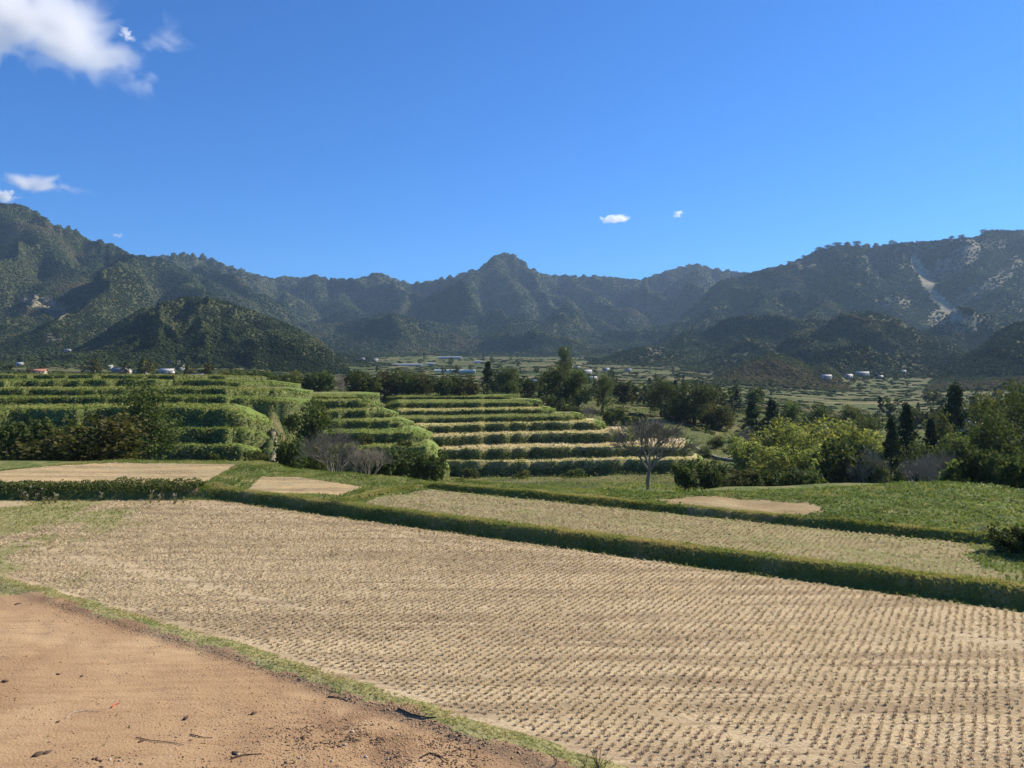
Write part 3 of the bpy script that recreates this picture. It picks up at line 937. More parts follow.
BND = {}
for k_, lst in PROTO.items():
    for i_, pr in enumerate(lst):
        co = np.concatenate([np.array([v.co[:] for v in me.vertices]) for me in pr]) / K
        BND[k_, i_] = (float(np.percentile(np.abs(co[:, :2]).max(1), 97)), float(np.percentile(co[:, 2], 99.3)))

def plant(kind, px, ybase, ytop, wpx, Y=None, label=None, group=None, z=None, var=None):
    if Y is None: Y = findY(px, ybase)
    x = (px - 512) / F * Y
    if z is None:
        z = zat(ybase, Y)
        zt = height(px, Y)
        if abs(zt - z) < 2.5 and Y > 60: z = min(z, zt)
    ht = zat(ytop, Y) - z
    k = rnd.randrange(len(PROTO[kind])) if var is None else var
    sxy = (wpx / 2 * Y / F) / BND[kind, k][0]; ht = ht / BND[kind, k][1]
    e = empty(KINDNAME[kind], x, Y, z, rnd.uniform(0, 6.28), (sxy, sxy, ht))
    for nm, me in zip(PARTS[kind], PROTO[kind][k]):
        link(nm, me, e)
    tag(e, label, CAT[kind], group)
    return e

# ------------------------------------------------------------------ terraces
hedge = MB(); tgrass = MB()
BUSH_DENS = 1.0

def stack(name, cols, Y0, tones, ends=(0, 0), fol=1.0, bow=(0, 0), dmul=None, facev=0.0):
    """cols: [(px, [(ybase, ytop), ...])]; tone of every tread; makes one solid step per entry."""
    n = len(tones)
    xs0 = np.array([c[0] for c in cols], float)
    npx = 160
    px = np.linspace(xs0[0], xs0[-1], npx)
    Yprev = None
    rows = []
    for i in range(n):
        wob = (fbm(px / 34 + 7 * i, px * 0 + i * 3, 480 + i, 3) - .5) * (4.2 if facev > .1 else 2.4)
        yb = np.interp(px, xs0, [c[1][i][0] for c in cols])
        yt = np.interp(px, xs0, [c[1][i][1] for c in cols])
        wob = wob * np.clip((yb - yt) / 14, .12, 1)
        if i: yb = yb + wob; yt = yt + wob * .9
        if i == 0:
            Yf = np.full(npx, float(Y0))
            t = (px - px[0]) / (px[-1] - px[0])
            Yf = Yf + bow[0] * (1 - t) ** 3 + bow[1] * t ** 3
        else:
            Yf = (H - ztop) / ((yb - 370) / F)
        Yf = Yf + (fbm(px / 14 + i * 9, px * 0 + i, 400 + i, 3) - .5) * 1.1
        ztop_new = H - (yt - 370) / F * Yf
        zbot = H - (yb - 370) / F * Yf
        rows.append((px.copy(), Yf, ztop_new, zbot, yb, yt))
        ztop = ztop_new
    for i in range(n):
        px_, Yf, zt, zb, yb, yt = rows[i]
        lo, hi = 0, npx
        # terrace ends: [first px, last px]
        if ends[0]: lo = int(np.searchsorted(px_, ends[0][i]))
        if ends[1]: hi = int(np.searchsorted(px_, ends[1][i]))
        px_, Yf, zt, zb = px_[lo:hi], Yf[lo:hi], zt[lo:hi], zb[lo:hi]
        m = len(px_)
        if m < 3: continue
        # the ends turn back round the hill
        k = np.arange(m); edge = np.minimum(k, m - 1 - k)
        dist = np.interp(np.minimum(px_ - px_[0], px_[-1] - px_), [0, 3, 9, 18], [6.0, 3.4, 1.2, 0]) * (1 if ends[0] or ends[1] else 0)
        Yf2 = Yf + dist
        rag = (fbm(px_ / 5 + i * 5, px_ * 0 + i, 460 + i, 3) - .5)
        epx = np.minimum(px_ - px_[0], px_[-1] - px_)
        tap = np.interp(epx, [0, 3, 9, 18], [.95, .75, .3, 0]) if (ends[0] or ends[1]) else 0 * px_
        if not ends[0]: tap = np.where(k < m / 2, 0, tap)
        zt = zt - tap * np.maximum(zt - zb, 0) + rag * .18 * np.clip(zt - zb, 0, 1.2)
        if i + 1 < n:
            Yn = rows[i + 1][1][lo:hi] + 7
        else:
            Yn = Yf + 34
        Yn = np.maximum(Yn, Yf2 + 1)
        xf = (px_ - 512) / F * Yf
        nrm = .35
        # rows: buried foot, face bottom, face 1/2, lip, tread front, tread back
        dep = 5.0
        R = [np.stack([xf, Yf2 - .25 * (zt - zb) - .6, zb - dep], -1), np.stack([xf, Yf2 - .35 * (zt - zb), zb - .3], -1), np.stack([xf, Yf2 - .12 * (zt - zb), zb + .55 * (zt - zb)], -1),
             np.stack([xf, Yf2, zt], -1), np.stack([xf, Yf2 + .35, zt + .02], -1)]
        for tq in (.33, .66, 1.0):
            R.append(np.stack([xf * (1 + (Yn - Yf2) * tq / Yf2 * .9), Yf2 + (Yn - Yf2) * tq, zt + 0 * xf - (.02 if tq < 1 else .05)], -1))
        R.append(R[-1] + np.array([0, .3, -dep - 2.]))
        V = np.stack(R, 0); nr_ = len(R)
        id_ = np.arange(nr_ * m).reshape(nr_, m)
        q = np.stack([id_[:-1, :-1], id_[:-1, 1:], id_[1:, 1:], id_[1:, :-1]], -1).reshape(-1, 4)
        for e_ in (0, m - 1):   # side caps as a strip down to the ground
            top = V[1:, e_].copy(); bot = top.copy(); bot[:, 2] -= dep + 2
            b0 = nr_ * m + (0 if e_ == 0 else 2 * (nr_ - 1))
            V_side = np.concatenate([top, bot])
            if e_ == 0: caps = [V_side]
            else: caps.append(V_side)
        kk = nr_ - 1
        cq = []
        for c_ in range(2):
            b0 = nr_ * m + c_ * 2 * kk
            for j in range(kk - 1):
                cq.append((b0 + j, b0 + j + 1, b0 + kk + j + 1, b0 + kk + j))
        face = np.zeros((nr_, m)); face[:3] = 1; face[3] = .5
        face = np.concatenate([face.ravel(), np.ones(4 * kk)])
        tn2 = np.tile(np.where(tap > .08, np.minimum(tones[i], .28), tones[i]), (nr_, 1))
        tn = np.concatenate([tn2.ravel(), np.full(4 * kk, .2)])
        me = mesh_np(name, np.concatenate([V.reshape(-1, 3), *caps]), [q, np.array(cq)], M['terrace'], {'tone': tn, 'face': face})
        tag(link('terrace', me), kind='structure')
        # leafy cover of the face
        hgt = float(np.mean(zt - zb)); L_ = float(abs(xf[-1] - xf[0]))
        L2 = None
        cl = int(L_ * max(hgt, .5) * 3.4 * fol)              # clumps of leaves
        t = rng.random(cl); fi = t * (m - 1); i0 = np.clip(fi.astype(int), 0, m - 2); fr = fi - i0
        L2 = lambda a: a[i0] * (1 - fr) + a[i0 + 1] * fr
        hh = rng.random(cl) * (.75 + .5 * rng.random(cl))
        X_, Y_, zb_, zt_ = L2(xf), L2(Yf2), L2(zb), L2(zt)
        bump = fbm(X_ / 1.6, zb_ * 2 + hh * 1.3, 500 + i, 3)
        rad_ = (.16 + .75 * rng.random(cl) ** 2.2) * min(1.15, .55 + .3 * hgt)
        Cc = np.stack([X_, Y_ - (1 - hh) * .35 * (zt_ - zb_) - .1, zb_ + hh * (zt_ - zb_) * 1.0], -1)
        nl = 13
        P = np.repeat(Cc, nl, 0) + rdir(cl * nl) * np.repeat(rad_, nl)[:, None] * np.array([1.25, .9, .8]) * (.5 + .5 * rng.random((cl * nl, 1)))
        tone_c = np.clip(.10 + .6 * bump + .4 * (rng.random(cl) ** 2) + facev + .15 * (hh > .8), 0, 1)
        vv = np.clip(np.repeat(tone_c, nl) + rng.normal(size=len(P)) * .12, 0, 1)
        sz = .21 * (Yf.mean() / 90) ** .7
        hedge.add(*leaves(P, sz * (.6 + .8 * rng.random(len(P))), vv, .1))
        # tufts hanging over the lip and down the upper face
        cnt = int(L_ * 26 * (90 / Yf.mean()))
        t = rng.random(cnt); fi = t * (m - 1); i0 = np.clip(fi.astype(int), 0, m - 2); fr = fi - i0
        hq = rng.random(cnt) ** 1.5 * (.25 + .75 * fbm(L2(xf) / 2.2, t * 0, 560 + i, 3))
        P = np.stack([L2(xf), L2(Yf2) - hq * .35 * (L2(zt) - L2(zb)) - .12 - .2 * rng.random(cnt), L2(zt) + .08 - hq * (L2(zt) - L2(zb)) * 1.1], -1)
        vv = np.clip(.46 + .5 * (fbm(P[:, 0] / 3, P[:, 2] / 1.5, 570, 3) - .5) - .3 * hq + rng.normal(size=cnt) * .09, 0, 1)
        tgrass.add(*leaves(P, .2 * (.6 + .8 * rng.random(cnt)), vv, .0))
        if facev > 0 or i < 2:      # self-sown bushes on the rougher treads
            cl = int(L_ * (2.6 if facev > .1 else .6))
            t = rng.random(cl); fi = t * (m - 1); i0 = np.clip(fi.astype(int), 0, m - 2); fr = fi - i0
            dy = rng.random(cl) * 9; on = fbm(L2(xf) / 7, dy / 3, 540 + i, 3) > .5
            rad_ = (.2 + .7 * rng.random(cl) ** 2)
            Cc = np.stack([L2(xf) * (1 + dy / L2(Yf2)), L2(Yf2) + dy, L2(zt) + rad_ * .4], -1)[on]; rad_ = rad_[on]; cl = len(rad_)
            P = np.repeat(Cc, 16, 0) + rdir(cl * 16) * np.repeat(rad_, 16)[:, None] * (.5 + .5 * rng.random((cl * 16, 1)))
            vv = np.clip(np.repeat(.2 + .6 * rng.random(cl), 16) + rng.normal(size=len(P)) * .12, 0, 1)
            hedge.add(*leaves(P, .2 * (.6 + .8 * rng.random(len(P))), vv, .1))
        # grass on the tread, matching its tone
        W = float(np.mean(Yn - Yf2 - 7 if i + 1 < n else Yn - Yf2)); W = max(W, 1.5)
        cnt = int(L_ * min(W, 14) * 15 * (90 / Yf.mean()) ** .9)
        t = rng.random(cnt); fi = t * (m - 1); i0 = np.clip(fi.astype(int), 0, m - 2); fr = fi - i0
        dy = rng.random(cnt) ** 1.6 * min(W, 14)
        X_ = L2(xf) * (1 + dy / L2(Yf2)); 
        P = np.stack([X_, L2(Yf2) + dy, L2(zt) + .04 + .12 * rng.random(cnt)], -1)
        tone = tones[i]
        gv = {0: .25, 1: .42, 2: .6, 3: .8, 4: .95}[int(round(tone * 4))]
        vv = np.clip(gv + rng.normal(size=cnt) * .12 + (fbm(P[:, 0] / 3, P[:, 1] / 2, 77) - .5) * .7 - .3 * (dy < .5) * (gv > .5) - .55 * (L2(tap) > .08) * (gv > .5), 0, 1)
        tgrass.add(*leaves(P, .17 * (.6 + .8 * rng.random(cnt)), vv, .0))

# left hillside terraces
stack('terrace', [(-260, [(464,448),(445,430),(427,411),(405,399),(397,391),(388,382),(379,375)]),
                  (0, [(464,448),(445,430),(427,410),(405,398),(396,390),(388,381),(379,375)]),
                  (170, [(463,446),(443,429),(426,408),(403,397),(395,389),(386,380),(379.5,375.5)]),
                  (225, [(462,446),(443.5,429),(426,409),(404,397.5),(395,389),(386,381),(379.5,376)]),
                  (268, [(461,449),(445,432),(429,413),(406,400),(397,391),(387,383),(380,377)]),
                  (306, [(461,449),(445,432),(429,413),(405,400),(396,391),(387,383),(380,377)])],
      72, [.3, .15, .4, .25, .5, .3, .55], ends=(0, [258, 261, 254, 296, 300, 290, 282]), fol=.75, facev=.2)
# middle nose of green terraces
stack('terrace', [(276, [(478,452),(446,436),(431,424),(420,413),(409.5,402),(399,397.4)]),
                  (356, [(478,448),(442,433),(428,421),(418,411),(408,401),(398.5,397)]),
                  (446, [(478,447),(442,433),(428,421),(418,411),(408,401),(398.5,397)])],
      88, [.4, .36, .4, .6, .5, .45], ends=([286, 287, 288, 289, 288, 280], [445, 427, 408, 392, 376, 372]), fol=.9, facev=.05)
# right terraces, pale cut treads
stack('terrace', [(370, [(480,461),(459,450),(446,437),(433,426.5),(423,418.5),(415,411),(408,403),(399,397)]),
                  (445, [(480,461),(459,450),(446,437),(433,426.5),(422.5,418.5),(415,411),(408,403),(399,397)]),
                  (512, [(481,462.5),(459,448),(443.5,434.5),(431,423),(421.5,417),(413.5,409.5),(407,403),(399,397)]),
                  (620, [(478,460),(456,446.5),(442,433),(429.5,422.5),(420.5,416),(413,409),(407,403),(400,398)]),
                  (722, [(472,460),(456,447.5),(442,434),(429.5,423),(420.5,416),(413,409),(407,403),(401,399)])],
      98, [.85, .95, .9, .8, .5, .78, .45, .4], ends=([380] * 8, [716, 706, 645, 612, 590, 560, 545, 520]), fol=.7, facev=.05)
for mb, nm, mt in ((hedge, 'bank_shrubs', 'bankleaf'), (tgrass, 'terrace_grass', 'grass')):
    tag(link(nm, mb.mesh(nm, M[mt])), 'leafy scrub covering the dark terrace faces' if mt == 'bankleaf' else 'short grass and straw on the terrace treads', 'vegetation', kind='stuff')

# path between the left and middle terraces, road on the right
def ribbon(name, pts, mat, lift=.12):
    """pts: (px, py, Y, half width)"""
    V = []; m = len(pts)
    c = np.array([at(p[0], p[1], p[2]) for p in pts])
    for i in range(m):
        d = c[min(i + 1, m - 1)] - c[max(i - 1, 0)]; nrm = np.array([-d[1], d[0], 0]); nrm /= np.linalg.norm(nrm) + 1e-9
        for s_ in (-1, -.85, .85, 1):
            p = c[i] + nrm * pts[i][3] * s_
            V.append((p[0], p[1], p[2] + lift - (.25 if abs(s_) == 1 else 0)))
    q = [(i * 4 + k, i * 4 + k + 1, (i + 1) * 4 + k + 1, (i + 1) * 4 + k) for i in range(m - 1) for k in range(3)]
    tag(link(name, mesh_np(name, V, np.array(q), mat, None, False)), kind='structure')

def dens(pts, n=8):
    pts = np.array(pts, float); t = np.arange(len(pts)); tt_ = np.linspace(0, len(pts) - 1, n * len(pts))
    return np.stack([np.interp(tt_, t, pts[:, k]) for k in range(4)], -1)
def onG(px, Y, hw): return (px, proj_y(height(px, Y), Y), Y, hw)
def along(pts, n=9):
    pts = np.array(pts, float); t = np.arange(len(pts)); q = np.linspace(0, len(pts) - 1, n * len(pts))
    return [onG(*[float(np.interp(a, t, pts[:, k])) for k in range(3)]) for a in q]
ribbon('path', along([(260, 95, .36), (266, 89, .34), (273, 82, .3), (276, 74, .26), (272, 66, .22), (266, 57, .22)]), M['path'], .09)
ribbon('road', dens([onG(684, 122, .22), onG(700, 113, .3), onG(718, 106, .36), onG(738, 101, .42), onG(752, 96, .5), onG(765, 86, .5)]), M['road'], .3)

# ------------------------------------------------------------------ forest on the hills
ico = []
def low_crown(seed, kind=0):
    r = np.random.default_rng(seed)
    a = (1 + 5 ** .5) / 2
    v = np.array([(-1, a, 0), (1, a, 0), (-1, -a, 0), (1, -a, 0), (0, -1, a), (0, 1, a), (0, -1, -a), (0, 1, -a), (a, 0, -1), (a, 0, 1), (-a, 0, -1), (-a, 0, 1)], float)
    v /= np.linalg.norm(v[0])
    f = np.array([(0, 11, 5), (0, 5, 1), (0, 1, 7), (0, 7, 10), (0, 10, 11), (1, 5, 9), (5, 11, 4), (11, 10, 2), (10, 7, 6), (7, 1, 8), (3, 9, 4), (3, 4, 2), (3, 2, 6), (3, 6, 8), (3, 8, 9), (4, 9, 5), (2, 4, 11), (6, 2, 10), (8, 6, 7), (9, 8, 1)])
    v = v * (1 + r.uniform(-.28, .28, (12, 1)))
    v[:, 2] = v[:, 2] * .5 + .3
    # loose sprays round the crown
    n = 3
    d = r.normal(size=(n, 3)); d[:, 2] = np.abs(d[:, 2]); d /= np.linalg.norm(d, axis=1)[:, None]
    c = d * np.array([.95, .95, .6]) + np.array([0, 0, .35])
    t = (c[:, None, :] + r.normal(size=(n, 3, 3)) * .25).reshape(-1, 3)
    return np.concatenate([v, t]), np.concatenate([f, 12 + np.arange(3 * n).reshape(-1, 3)])
el = (HG - H) / YY
runmax = np.maximum.accumulate(el, 1)
vis = el >= runmax - 9.0 / YY - .004
cellw = np.gradient(COLS)[:, None] * np.gradient(np.log(RINGS))[None] * np.ones_like(G)   # ~ 1/Y^2 area measure
slope = np.gradient(HG, axis=1) / np.gradient(RINGS)[None]
w = wood * vis * cellw * np.clip(.12 + np.clip(slope, 0, 2), 0, 1.4)
w[(COLS < -70) | (COLS > 1094)] *= .25
w = (w / w.sum()).ravel()
NF = 210000
pick = rng.choice(len(w), NF, p=w)
ci, ri = np.unravel_index(pick, G.shape)
cf = np.clip(ci + rng.random(NF) - .5, 0, nc - 1.001); rf = np.clip(ri + rng.random(NF) - .5, 0, nr - 1.001)
tpx = np.interp(cf, np.arange(nc), COLS); tY = np.exp(np.interp(rf, np.arange(nr), np.log(RINGS)))
tX = (tpx - 512) / F * tY
tZ = gsample(tX, tY)
rad = (1.0 + 1.5 * rng.random(NF) ** 1.5) * np.clip(tY / 1100, .62, 1.8)
spec = fbm(tX / 70, tY / 110, 601, 4)
con = spec > .56
fv = np.clip(.22 + 2.0 * (fbm(tX / 75, tY / 120, 611, 5) - .38) + rng.normal(size=NF) * .09 - .30 * con, 0, 1)
rare = rng.random(NF) < .012; fv[rare] = .9
sclz = rad * np.where(con, 1.25, .95); sclx = rad * np.where(con, .8, 1.05)
protos = [low_crown(s) for s in range(4)]
which = rng.integers(0, 4, NF)
fm = MB()
for k in range(4):
    mk = which == k
    scl = np.stack([sclx, sclx * (.85 + .3 * rng.random(NF)), sclz], -1)[mk]
    V, Fc = rep(protos[k][0], protos[k][1], np.stack([tX, tY, tZ], -1)[mk], rng.random(mk.sum()) * 6.28, scl)
    m_ = len(protos[k][0])
    lv = np.repeat(fv[mk], m_) + rng.normal(size=len(V)) * .06
    fm.add(V, Fc, np.clip(lv, 0, 1))
tag(link('forest', fm.mesh('forest', M['forest'], True)), 'dense woodland covering the mountains and foothills', 'forest', kind='stuff')

# hedgerows and scrub between the far fields
hr = MB()
N_ = 26000
spx = rng.uniform(-60, 1090, N_); sY = np.exp(rng.uniform(math.log(190), math.log(1250), N_))
sX = (spx - 512) / F * sY
rown = sY + 22 * (fbm(sX / 120, sY / 120, 702) - .5) * 2
band = np.abs(((np.log(rown) * 17) % 1) - .5)
keep = ((band < .2) | (fbm(sX / 22, sY / 22, 703) > .6)) & (fbm(sX / 30, sY / 18, 704) > .42) & (gsample(sX, sY, wood) < .3)
sX, sY = sX[keep], sY[keep]
m_ = len(sX)
rad = (.5 + 1.0 * rng.random(m_)) * np.clip(sY / 420, .65, 1.5)
scl = np.stack([rad * 1.7, rad, rad * .75], -1)
V, Fc = rep(*protos[1], np.stack([sX, sY, gsample(sX, sY)], -1), rng.normal(size=m_) * .3, scl)
vv = np.repeat(np.clip(.3 + .5 * rng.random(m_), 0, 1), len(protos[1][0]))
hr.add(V, Fc, vv)
tag(link('hedgerow', hr.mesh('hedgerow', M['forest'])), 'scrubby hedges between the distant valley fields', 'hedge', kind='stuff')

# the slopes and gully bottoms between near ledge and terraces: rough scrub
sb = MB()
N_ = 60000
spx = rng.uniform(-40, 1064, N_); sY = np.exp(rng.uniform(math.log(56), math.log(230), N_))
sX = (spx - 512) / F * sY
keep = (fbm(sX / 4, sY / 4, 711) > .40) & ((spx > 560) | (sY > 150) | (sY < 95))
sX, sY = sX[keep], sY[keep]; m_ = len(sX)
P = np.stack([sX, sY, gsample(sX, sY) + .1 + .35 * rng.random(m_) * fbm(sX / 3, sY / 3, 713)], -1)
P = np.repeat(P, 3, 0) + rng.normal(size=(m_ * 3, 3)) * np.array([.25, .25, .1])
sb.add(*leaves(P, .2 * (.6 + .8 * rng.random(len(P))) * np.clip(P[:, 1] / 120, .7, 1.5), np.clip(.35 + .6 * (fbm(P[:, 0] / 7, P[:, 1] / 7, 714) - .3) + rng.normal(size=len(P)) * .1, 0, 1), .4))
tag(link('scrub', sb.mesh('scrub', M['grass'])), 'rough grass and scrub on the slopes of the hollow', 'scrub', kind='stuff')

ss = MB()
N_ = 5200
spx = rng.uniform(520, 1060, N_); sY = np.exp(rng.uniform(math.log(84), math.log(240), N_))
sX = (spx - 512) / F * sY
keep = (fbm(sX / 9, sY / 9, 721) > .5) & (np.abs(segdist(sX, sY, [((668-512)/F*150,150),((690-512)/F*128,128),((715-512)/F*112,112),((738-512)/F*104,104),((765-512)/F*86,86)])) > 2.2)
keep &= ~((spx < 735) & (sY < 150) & (spx < 560 + (150 - sY) * 3.2))
sX, sY = sX[keep], sY[keep]; m_ = len(sX)
rad = .25 + .75 * rng.random(m_) ** 1.7
V, Fc = rep(*protos[2], np.stack([sX, sY, gsample(sX, sY) - .1], -1), rng.random(m_) * 6.28, np.stack([rad * 1.2, rad, rad * .8], -1))
ss.add(V, Fc, np.clip(np.repeat(.25 + .7 * rng.random(m_), len(protos[2][0])) + rng.normal(size=len(V)) * .08, 0, 1))
tag(link('scrub', ss.mesh('scrub', M['olive'])), 'low bushes dotted over the slopes beside the road', 'scrub', kind='stuff')

# ------------------------------------------------------------------ rice stubble
def tuft_proto(seed, n=10):
    r = np.random.default_rng(seed); V = []; Fc = []
    for i in range(n):
        th = r.uniform(0, 6.28); b = r.uniform(0, .026); h = r.uniform(.030, .066); ln = r.uniform(.0, .03)
        p = np.array([b * math.cos(th), b * math.sin(th), -.01]); w_ = r.uniform(.005, .009)
        a = r.uniform(0, 6.28); d = np.array([math.cos(a), math.sin(a), 0]) * w_
        t = p + np.array([math.cos(th) * ln, math.sin(th) * ln, h])
        V += [p - d, p + d, t + d * .8, t - d * .8]; k = 4 * i; Fc.append((k, k + 1, k + 2, k + 3))
    return np.array(V), np.array(Fc)
TP = [tuft_proto(s, 16) for s in range(4)]
DV, DU = .168, .145
pts = []
for fi, (u0, u1, v0, v1) in enumerate(((10.9, 22.85, -34, 8), (24.0, 28.6, -23.2, .4))):
    for a in np.arange(v0, v1, DV):
        uu_ = np.arange(u0, u1, DU) + rng.uniform(0, DU)
        vv_ = a + rng.normal(size=len(uu_)) * .014 + .05 * (fbm(uu_ / 3, uu_ * 0 + a / 4, 811) - .5)
        uu_ = uu_ + rng.normal(size=len(uu_)) * .011
        x = .5299 * uu_ + .848 * vv_; y = .848 * uu_ - .5299 * vv_
        pts.append(np.stack([x, y, np.full(len(x), fi)], -1))
pts = np.concatenate(pts)
zz = zone(pts[:, 0], pts[:, 1])
g_ = greenness(pts[:, 0], pts[:, 1])
pxx = 512 + F * pts[:, 0] / pts[:, 1]
trk = fbm((.53 * pts[:, 0] + .848 * pts[:, 1]) / .9, (.848 * pts[:, 0] - .53 * pts[:, 1]) / 22, 821, 3)
keep = ((zz == 1) & (near_u(.53 * pts[:, 0] + .848 * pts[:, 1], .848 * pts[:, 0] - .53 * pts[:, 1]) > 11.3) & (g_ < .55) | (zz == 2)) & (pts[:, 1] > 8) & (pxx > -60) & (pxx < 1100) & (rng.random(len(pts)) > .03) & ~((trk > .66) & (rng.random(len(pts)) < .65))
pts = pts[keep]; pxx = pxx[keep]
pz = near_z(pts[:, 0], pts[:, 1])
pyy = np.array([proj_y(z, y) for z, y in zip(pz, pts[:, 1])])
inframe = (pxx > 3) & (pxx < 1020) & (pyy < 764)
order = np.argsort(np.where(inframe, pts[:, 1], 1e6))
ind = order[:300]
rest = np.ones(len(pts), bool); rest[ind] = False
tp3 = np.stack([pts[:, 0], pts[:, 1], pz], -1)
st = MB()
wh = rng.integers(0, 4, len(pts)); sca = .8 + .45 * rng.random(len(pts))
sv = np.clip(.55 + rng.normal(size=len(pts)) * .18, 0, 1)
for k in range(4):
    mk = rest & (wh == k)
    dist_f = np.clip(tp3[mk][:, 1] / 24, 1, 1.08)
    scl = np.stack([sca[mk] * dist_f] * 3, -1)
    V, Fc = rep(TP[k][0], TP[k][1], tp3[mk], rng.random(mk.sum()) * 6.28, scl)
    st.add(V, Fc, np.clip(np.repeat(sv[mk], len(TP[k][0])) + rng.normal(size=len(V)) * .08, 0, 1))
tag(link('rice_stubble', st.mesh('rice_stubble', M['straw'])), 'rows of cut rice stubble across both fields', 'stubble', kind='stuff')
tm = [mesh_np('rice_stubble', TP[k][0], TP[k][1], M['straw'], {'var': np.clip(.55 + rng.normal(size=len(TP[k][0])) * .1, 0, 1)}) for k in range(4)]
for j in ind:
    o = link('rice_stubble', tm[wh[j]], None, tuple(tp3[j] * K))
    o.rotation_euler = (0, 0, rnd.uniform(0, 6.28)); s_ = float(sca[j]); o.scale = (s_, s_, s_)
    tag(o, 'cut tuft of straw coloured rice stubble in the nearest rows of the field', 'stubble', 'nearest tufts of rice stubble')

# chopped straw lying between the rows, and in the pale fields
ls = MB()
N_ = 60000
u_ = np.concatenate([rng.uniform(11.2, 22.9, 45000), rng.uniform(23.9, 28.7, 15000)]); v_ = np.concatenate([rng.uniform(-33, 6, 45000), rng.uniform(-23, .3, 15000)])
x = .5299 * u_ + .848 * v_; y = .848 * u_ - .5299 * v_
dens_ = fbm(x / 1.5, y / 1.5, 831, 4)
k_ = (y > 8) & (rng.random(N_) < .25 + 1.3 * (dens_ - .3))
zn_ = zone(x, y); k_ &= (zn_ == 1) | (zn_ == 2)
x, y = x[k_], y[k_]
xa = rng.uniform(-30, 16, 60000); ya = rng.uniform(30, 46, 60000); za = zone(xa, ya)
ka = ((za >= 3) & (za <= 5)) & (fbm(xa / 1.2, ya / 1.2, 833, 4) > .42)
x = np.concatenate([x, xa[ka]]); y = np.concatenate([y, ya[ka]])
P = np.stack([x, y, near_z(x, y) + .006 + .012 * rng.random(len(x))], -1)
sp = np.array([(-.5, -.06, 0), (.5, -.05, 0), (.5, .06, 0), (-.5, .05, 0)])
ln = (.05 + .07 * rng.random(len(x))) * np.where(y > 33, 1.5, 1)
V, Fc = rep(sp, np.array([(0, 1, 2, 3)]), P, rng.random(len(x)) * 6.28, np.stack([ln, ln * .9, ln], -1), rng.normal(size=len(x)) * .15)
ls.add(V, Fc, np.repeat(np.clip(.6 + rng.normal(size=len(x)) * .22, 0, 1), 4))
tag(link('loose_straw', ls.mesh('loose_straw', M['straw'])), 'chopped straw lying between the stubble rows', 'straw', kind='stuff')

# ------------------------------------------------------------------ grass on the banks
def blade_proto(seed, n=6, h=.12, w_=.011):
    r = np.random.default_rng(seed); V = []; Fc = []
    for i in range(n):
        th = r.uniform(0, 6.28); b = r.uniform(0, .03); hh = h * r.uniform(.5, 1.1); ln = hh * r.uniform(.15, .7)
        p = np.array([b * math.cos(th), b * math.sin(th), -.01]); a = r.uniform(0, 6.28)
        d = np.array([math.cos(a), math.sin(a), 0]) * w_
        mid = p + np.array([math.cos(th) * ln * .35, math.sin(th) * ln * .35, hh * .6]); t = p + np.array([math.cos(th) * ln, math.sin(th) * ln, hh])
        k = 5 * i
        V += [p - d, p + d, mid + d * .7, mid - d * .7, t]
        Fc += [(k, k + 1, k + 2), (k, k + 2, k + 3), (k + 3, k + 2, k + 4)]
    return np.array(V), np.array(Fc)
BP = [blade_proto(s) for s in range(5)]
gr = MB()
def grass(x, y, size, var, z=None):
    z = near_z(x, y) if z is None else z
    wh = rng.integers(0, 5, len(x))
    for k in range(5):
        mk = wh == k
        if not mk.any(): continue
        s_ = size[mk]
        V, Fc = rep(BP[k][0], BP[k][1], np.stack([x, y, z], -1)[mk], rng.random(mk.sum()) * 6.28, np.stack([s_ ** .6, s_ ** .6, s_], -1))
        gr.add(V, Fc, np.clip(np.repeat(var[mk], len(BP[k][0])) + rng.normal(size=len(V)) * .05, 0, 1))
N_ = 110000
u_ = rng.uniform(9, 48, N_); v_ = rng.uniform(-46, 12, N_)
x = .5299 * u_ + .848 * v_; y = .848 * u_ - .5299 * v_
pp = 512 + F * x / np.maximum(y, 1)
k_ = (y > 9) & (pp > -60) & (pp < 1090) & (y < np.interp(x, LEDGE[:, 0], LEDGE[:, 1]) + 2.5)
x, y, u_, v_ = x[k_], y[k_], u_[k_], v_[k_]
zn_ = zone(x, y); gg = greenness(x, y); nn = fbm(x / 1.6, y / 1.6, 841, 4); n2 = fbm(x / .5, y / .5, 843, 2)
bank = (zn_ == 6)
leftgrass = (zn_ == 1) & (rng.random(len(x)) < gg * .95)
k_ = (bank & ~((near_u(u_, v_) < 11.6) & (nn + .3 * n2 < .6))) | leftgrass
x, y, u_, v_, nn, n2, bank = x[k_], y[k_], u_[k_], v_[k_], nn[k_], n2[k_], bank[k_]
size = .4 + .75 * n2
u_ = near_u(u_, v_)
size[(u_ < 11.6)] *= .5
size[~bank] *= .7
var = .45 + 1.1 * (nn - .5) + .12 * rng.normal(size=len(x))
var[~bank] += .22
var[(u_ < 11.6)] += .5
var[(u_ > 23.25) & (u_ < 24.1)] += .08  # sunlit crest of the long bank put into the blade colour
grass(x, y, size, np.clip(var, 0, 1))
xs_ = rng.uniform(-13, 1, 260); ys_ = rng.uniform(10.5, 20, 260)
k_ = zone(xs_, ys_) == 0; xs_, ys_ = xs_[k_], ys_[k_]
grass(xs_, ys_, .12 + .25 * rng.random(len(xs_)), np.clip(.6 + .2 * rng.normal(size=len(xs_)), 0, 1))
xs_ = rng.uniform(-22, 16, 26000); ys_ = rng.uniform(18, 42, 26000)
k_ = zone(xs_, ys_) == 2; xs_, ys_ = xs_[k_], ys_[k_]
k_ = rng.random(len(xs_)) < .25 + 1.5 * (fbm(xs_ / 2.5, ys_ / 2.5, 847, 3) - .3); xs_, ys_ = xs_[k_], ys_[k_]
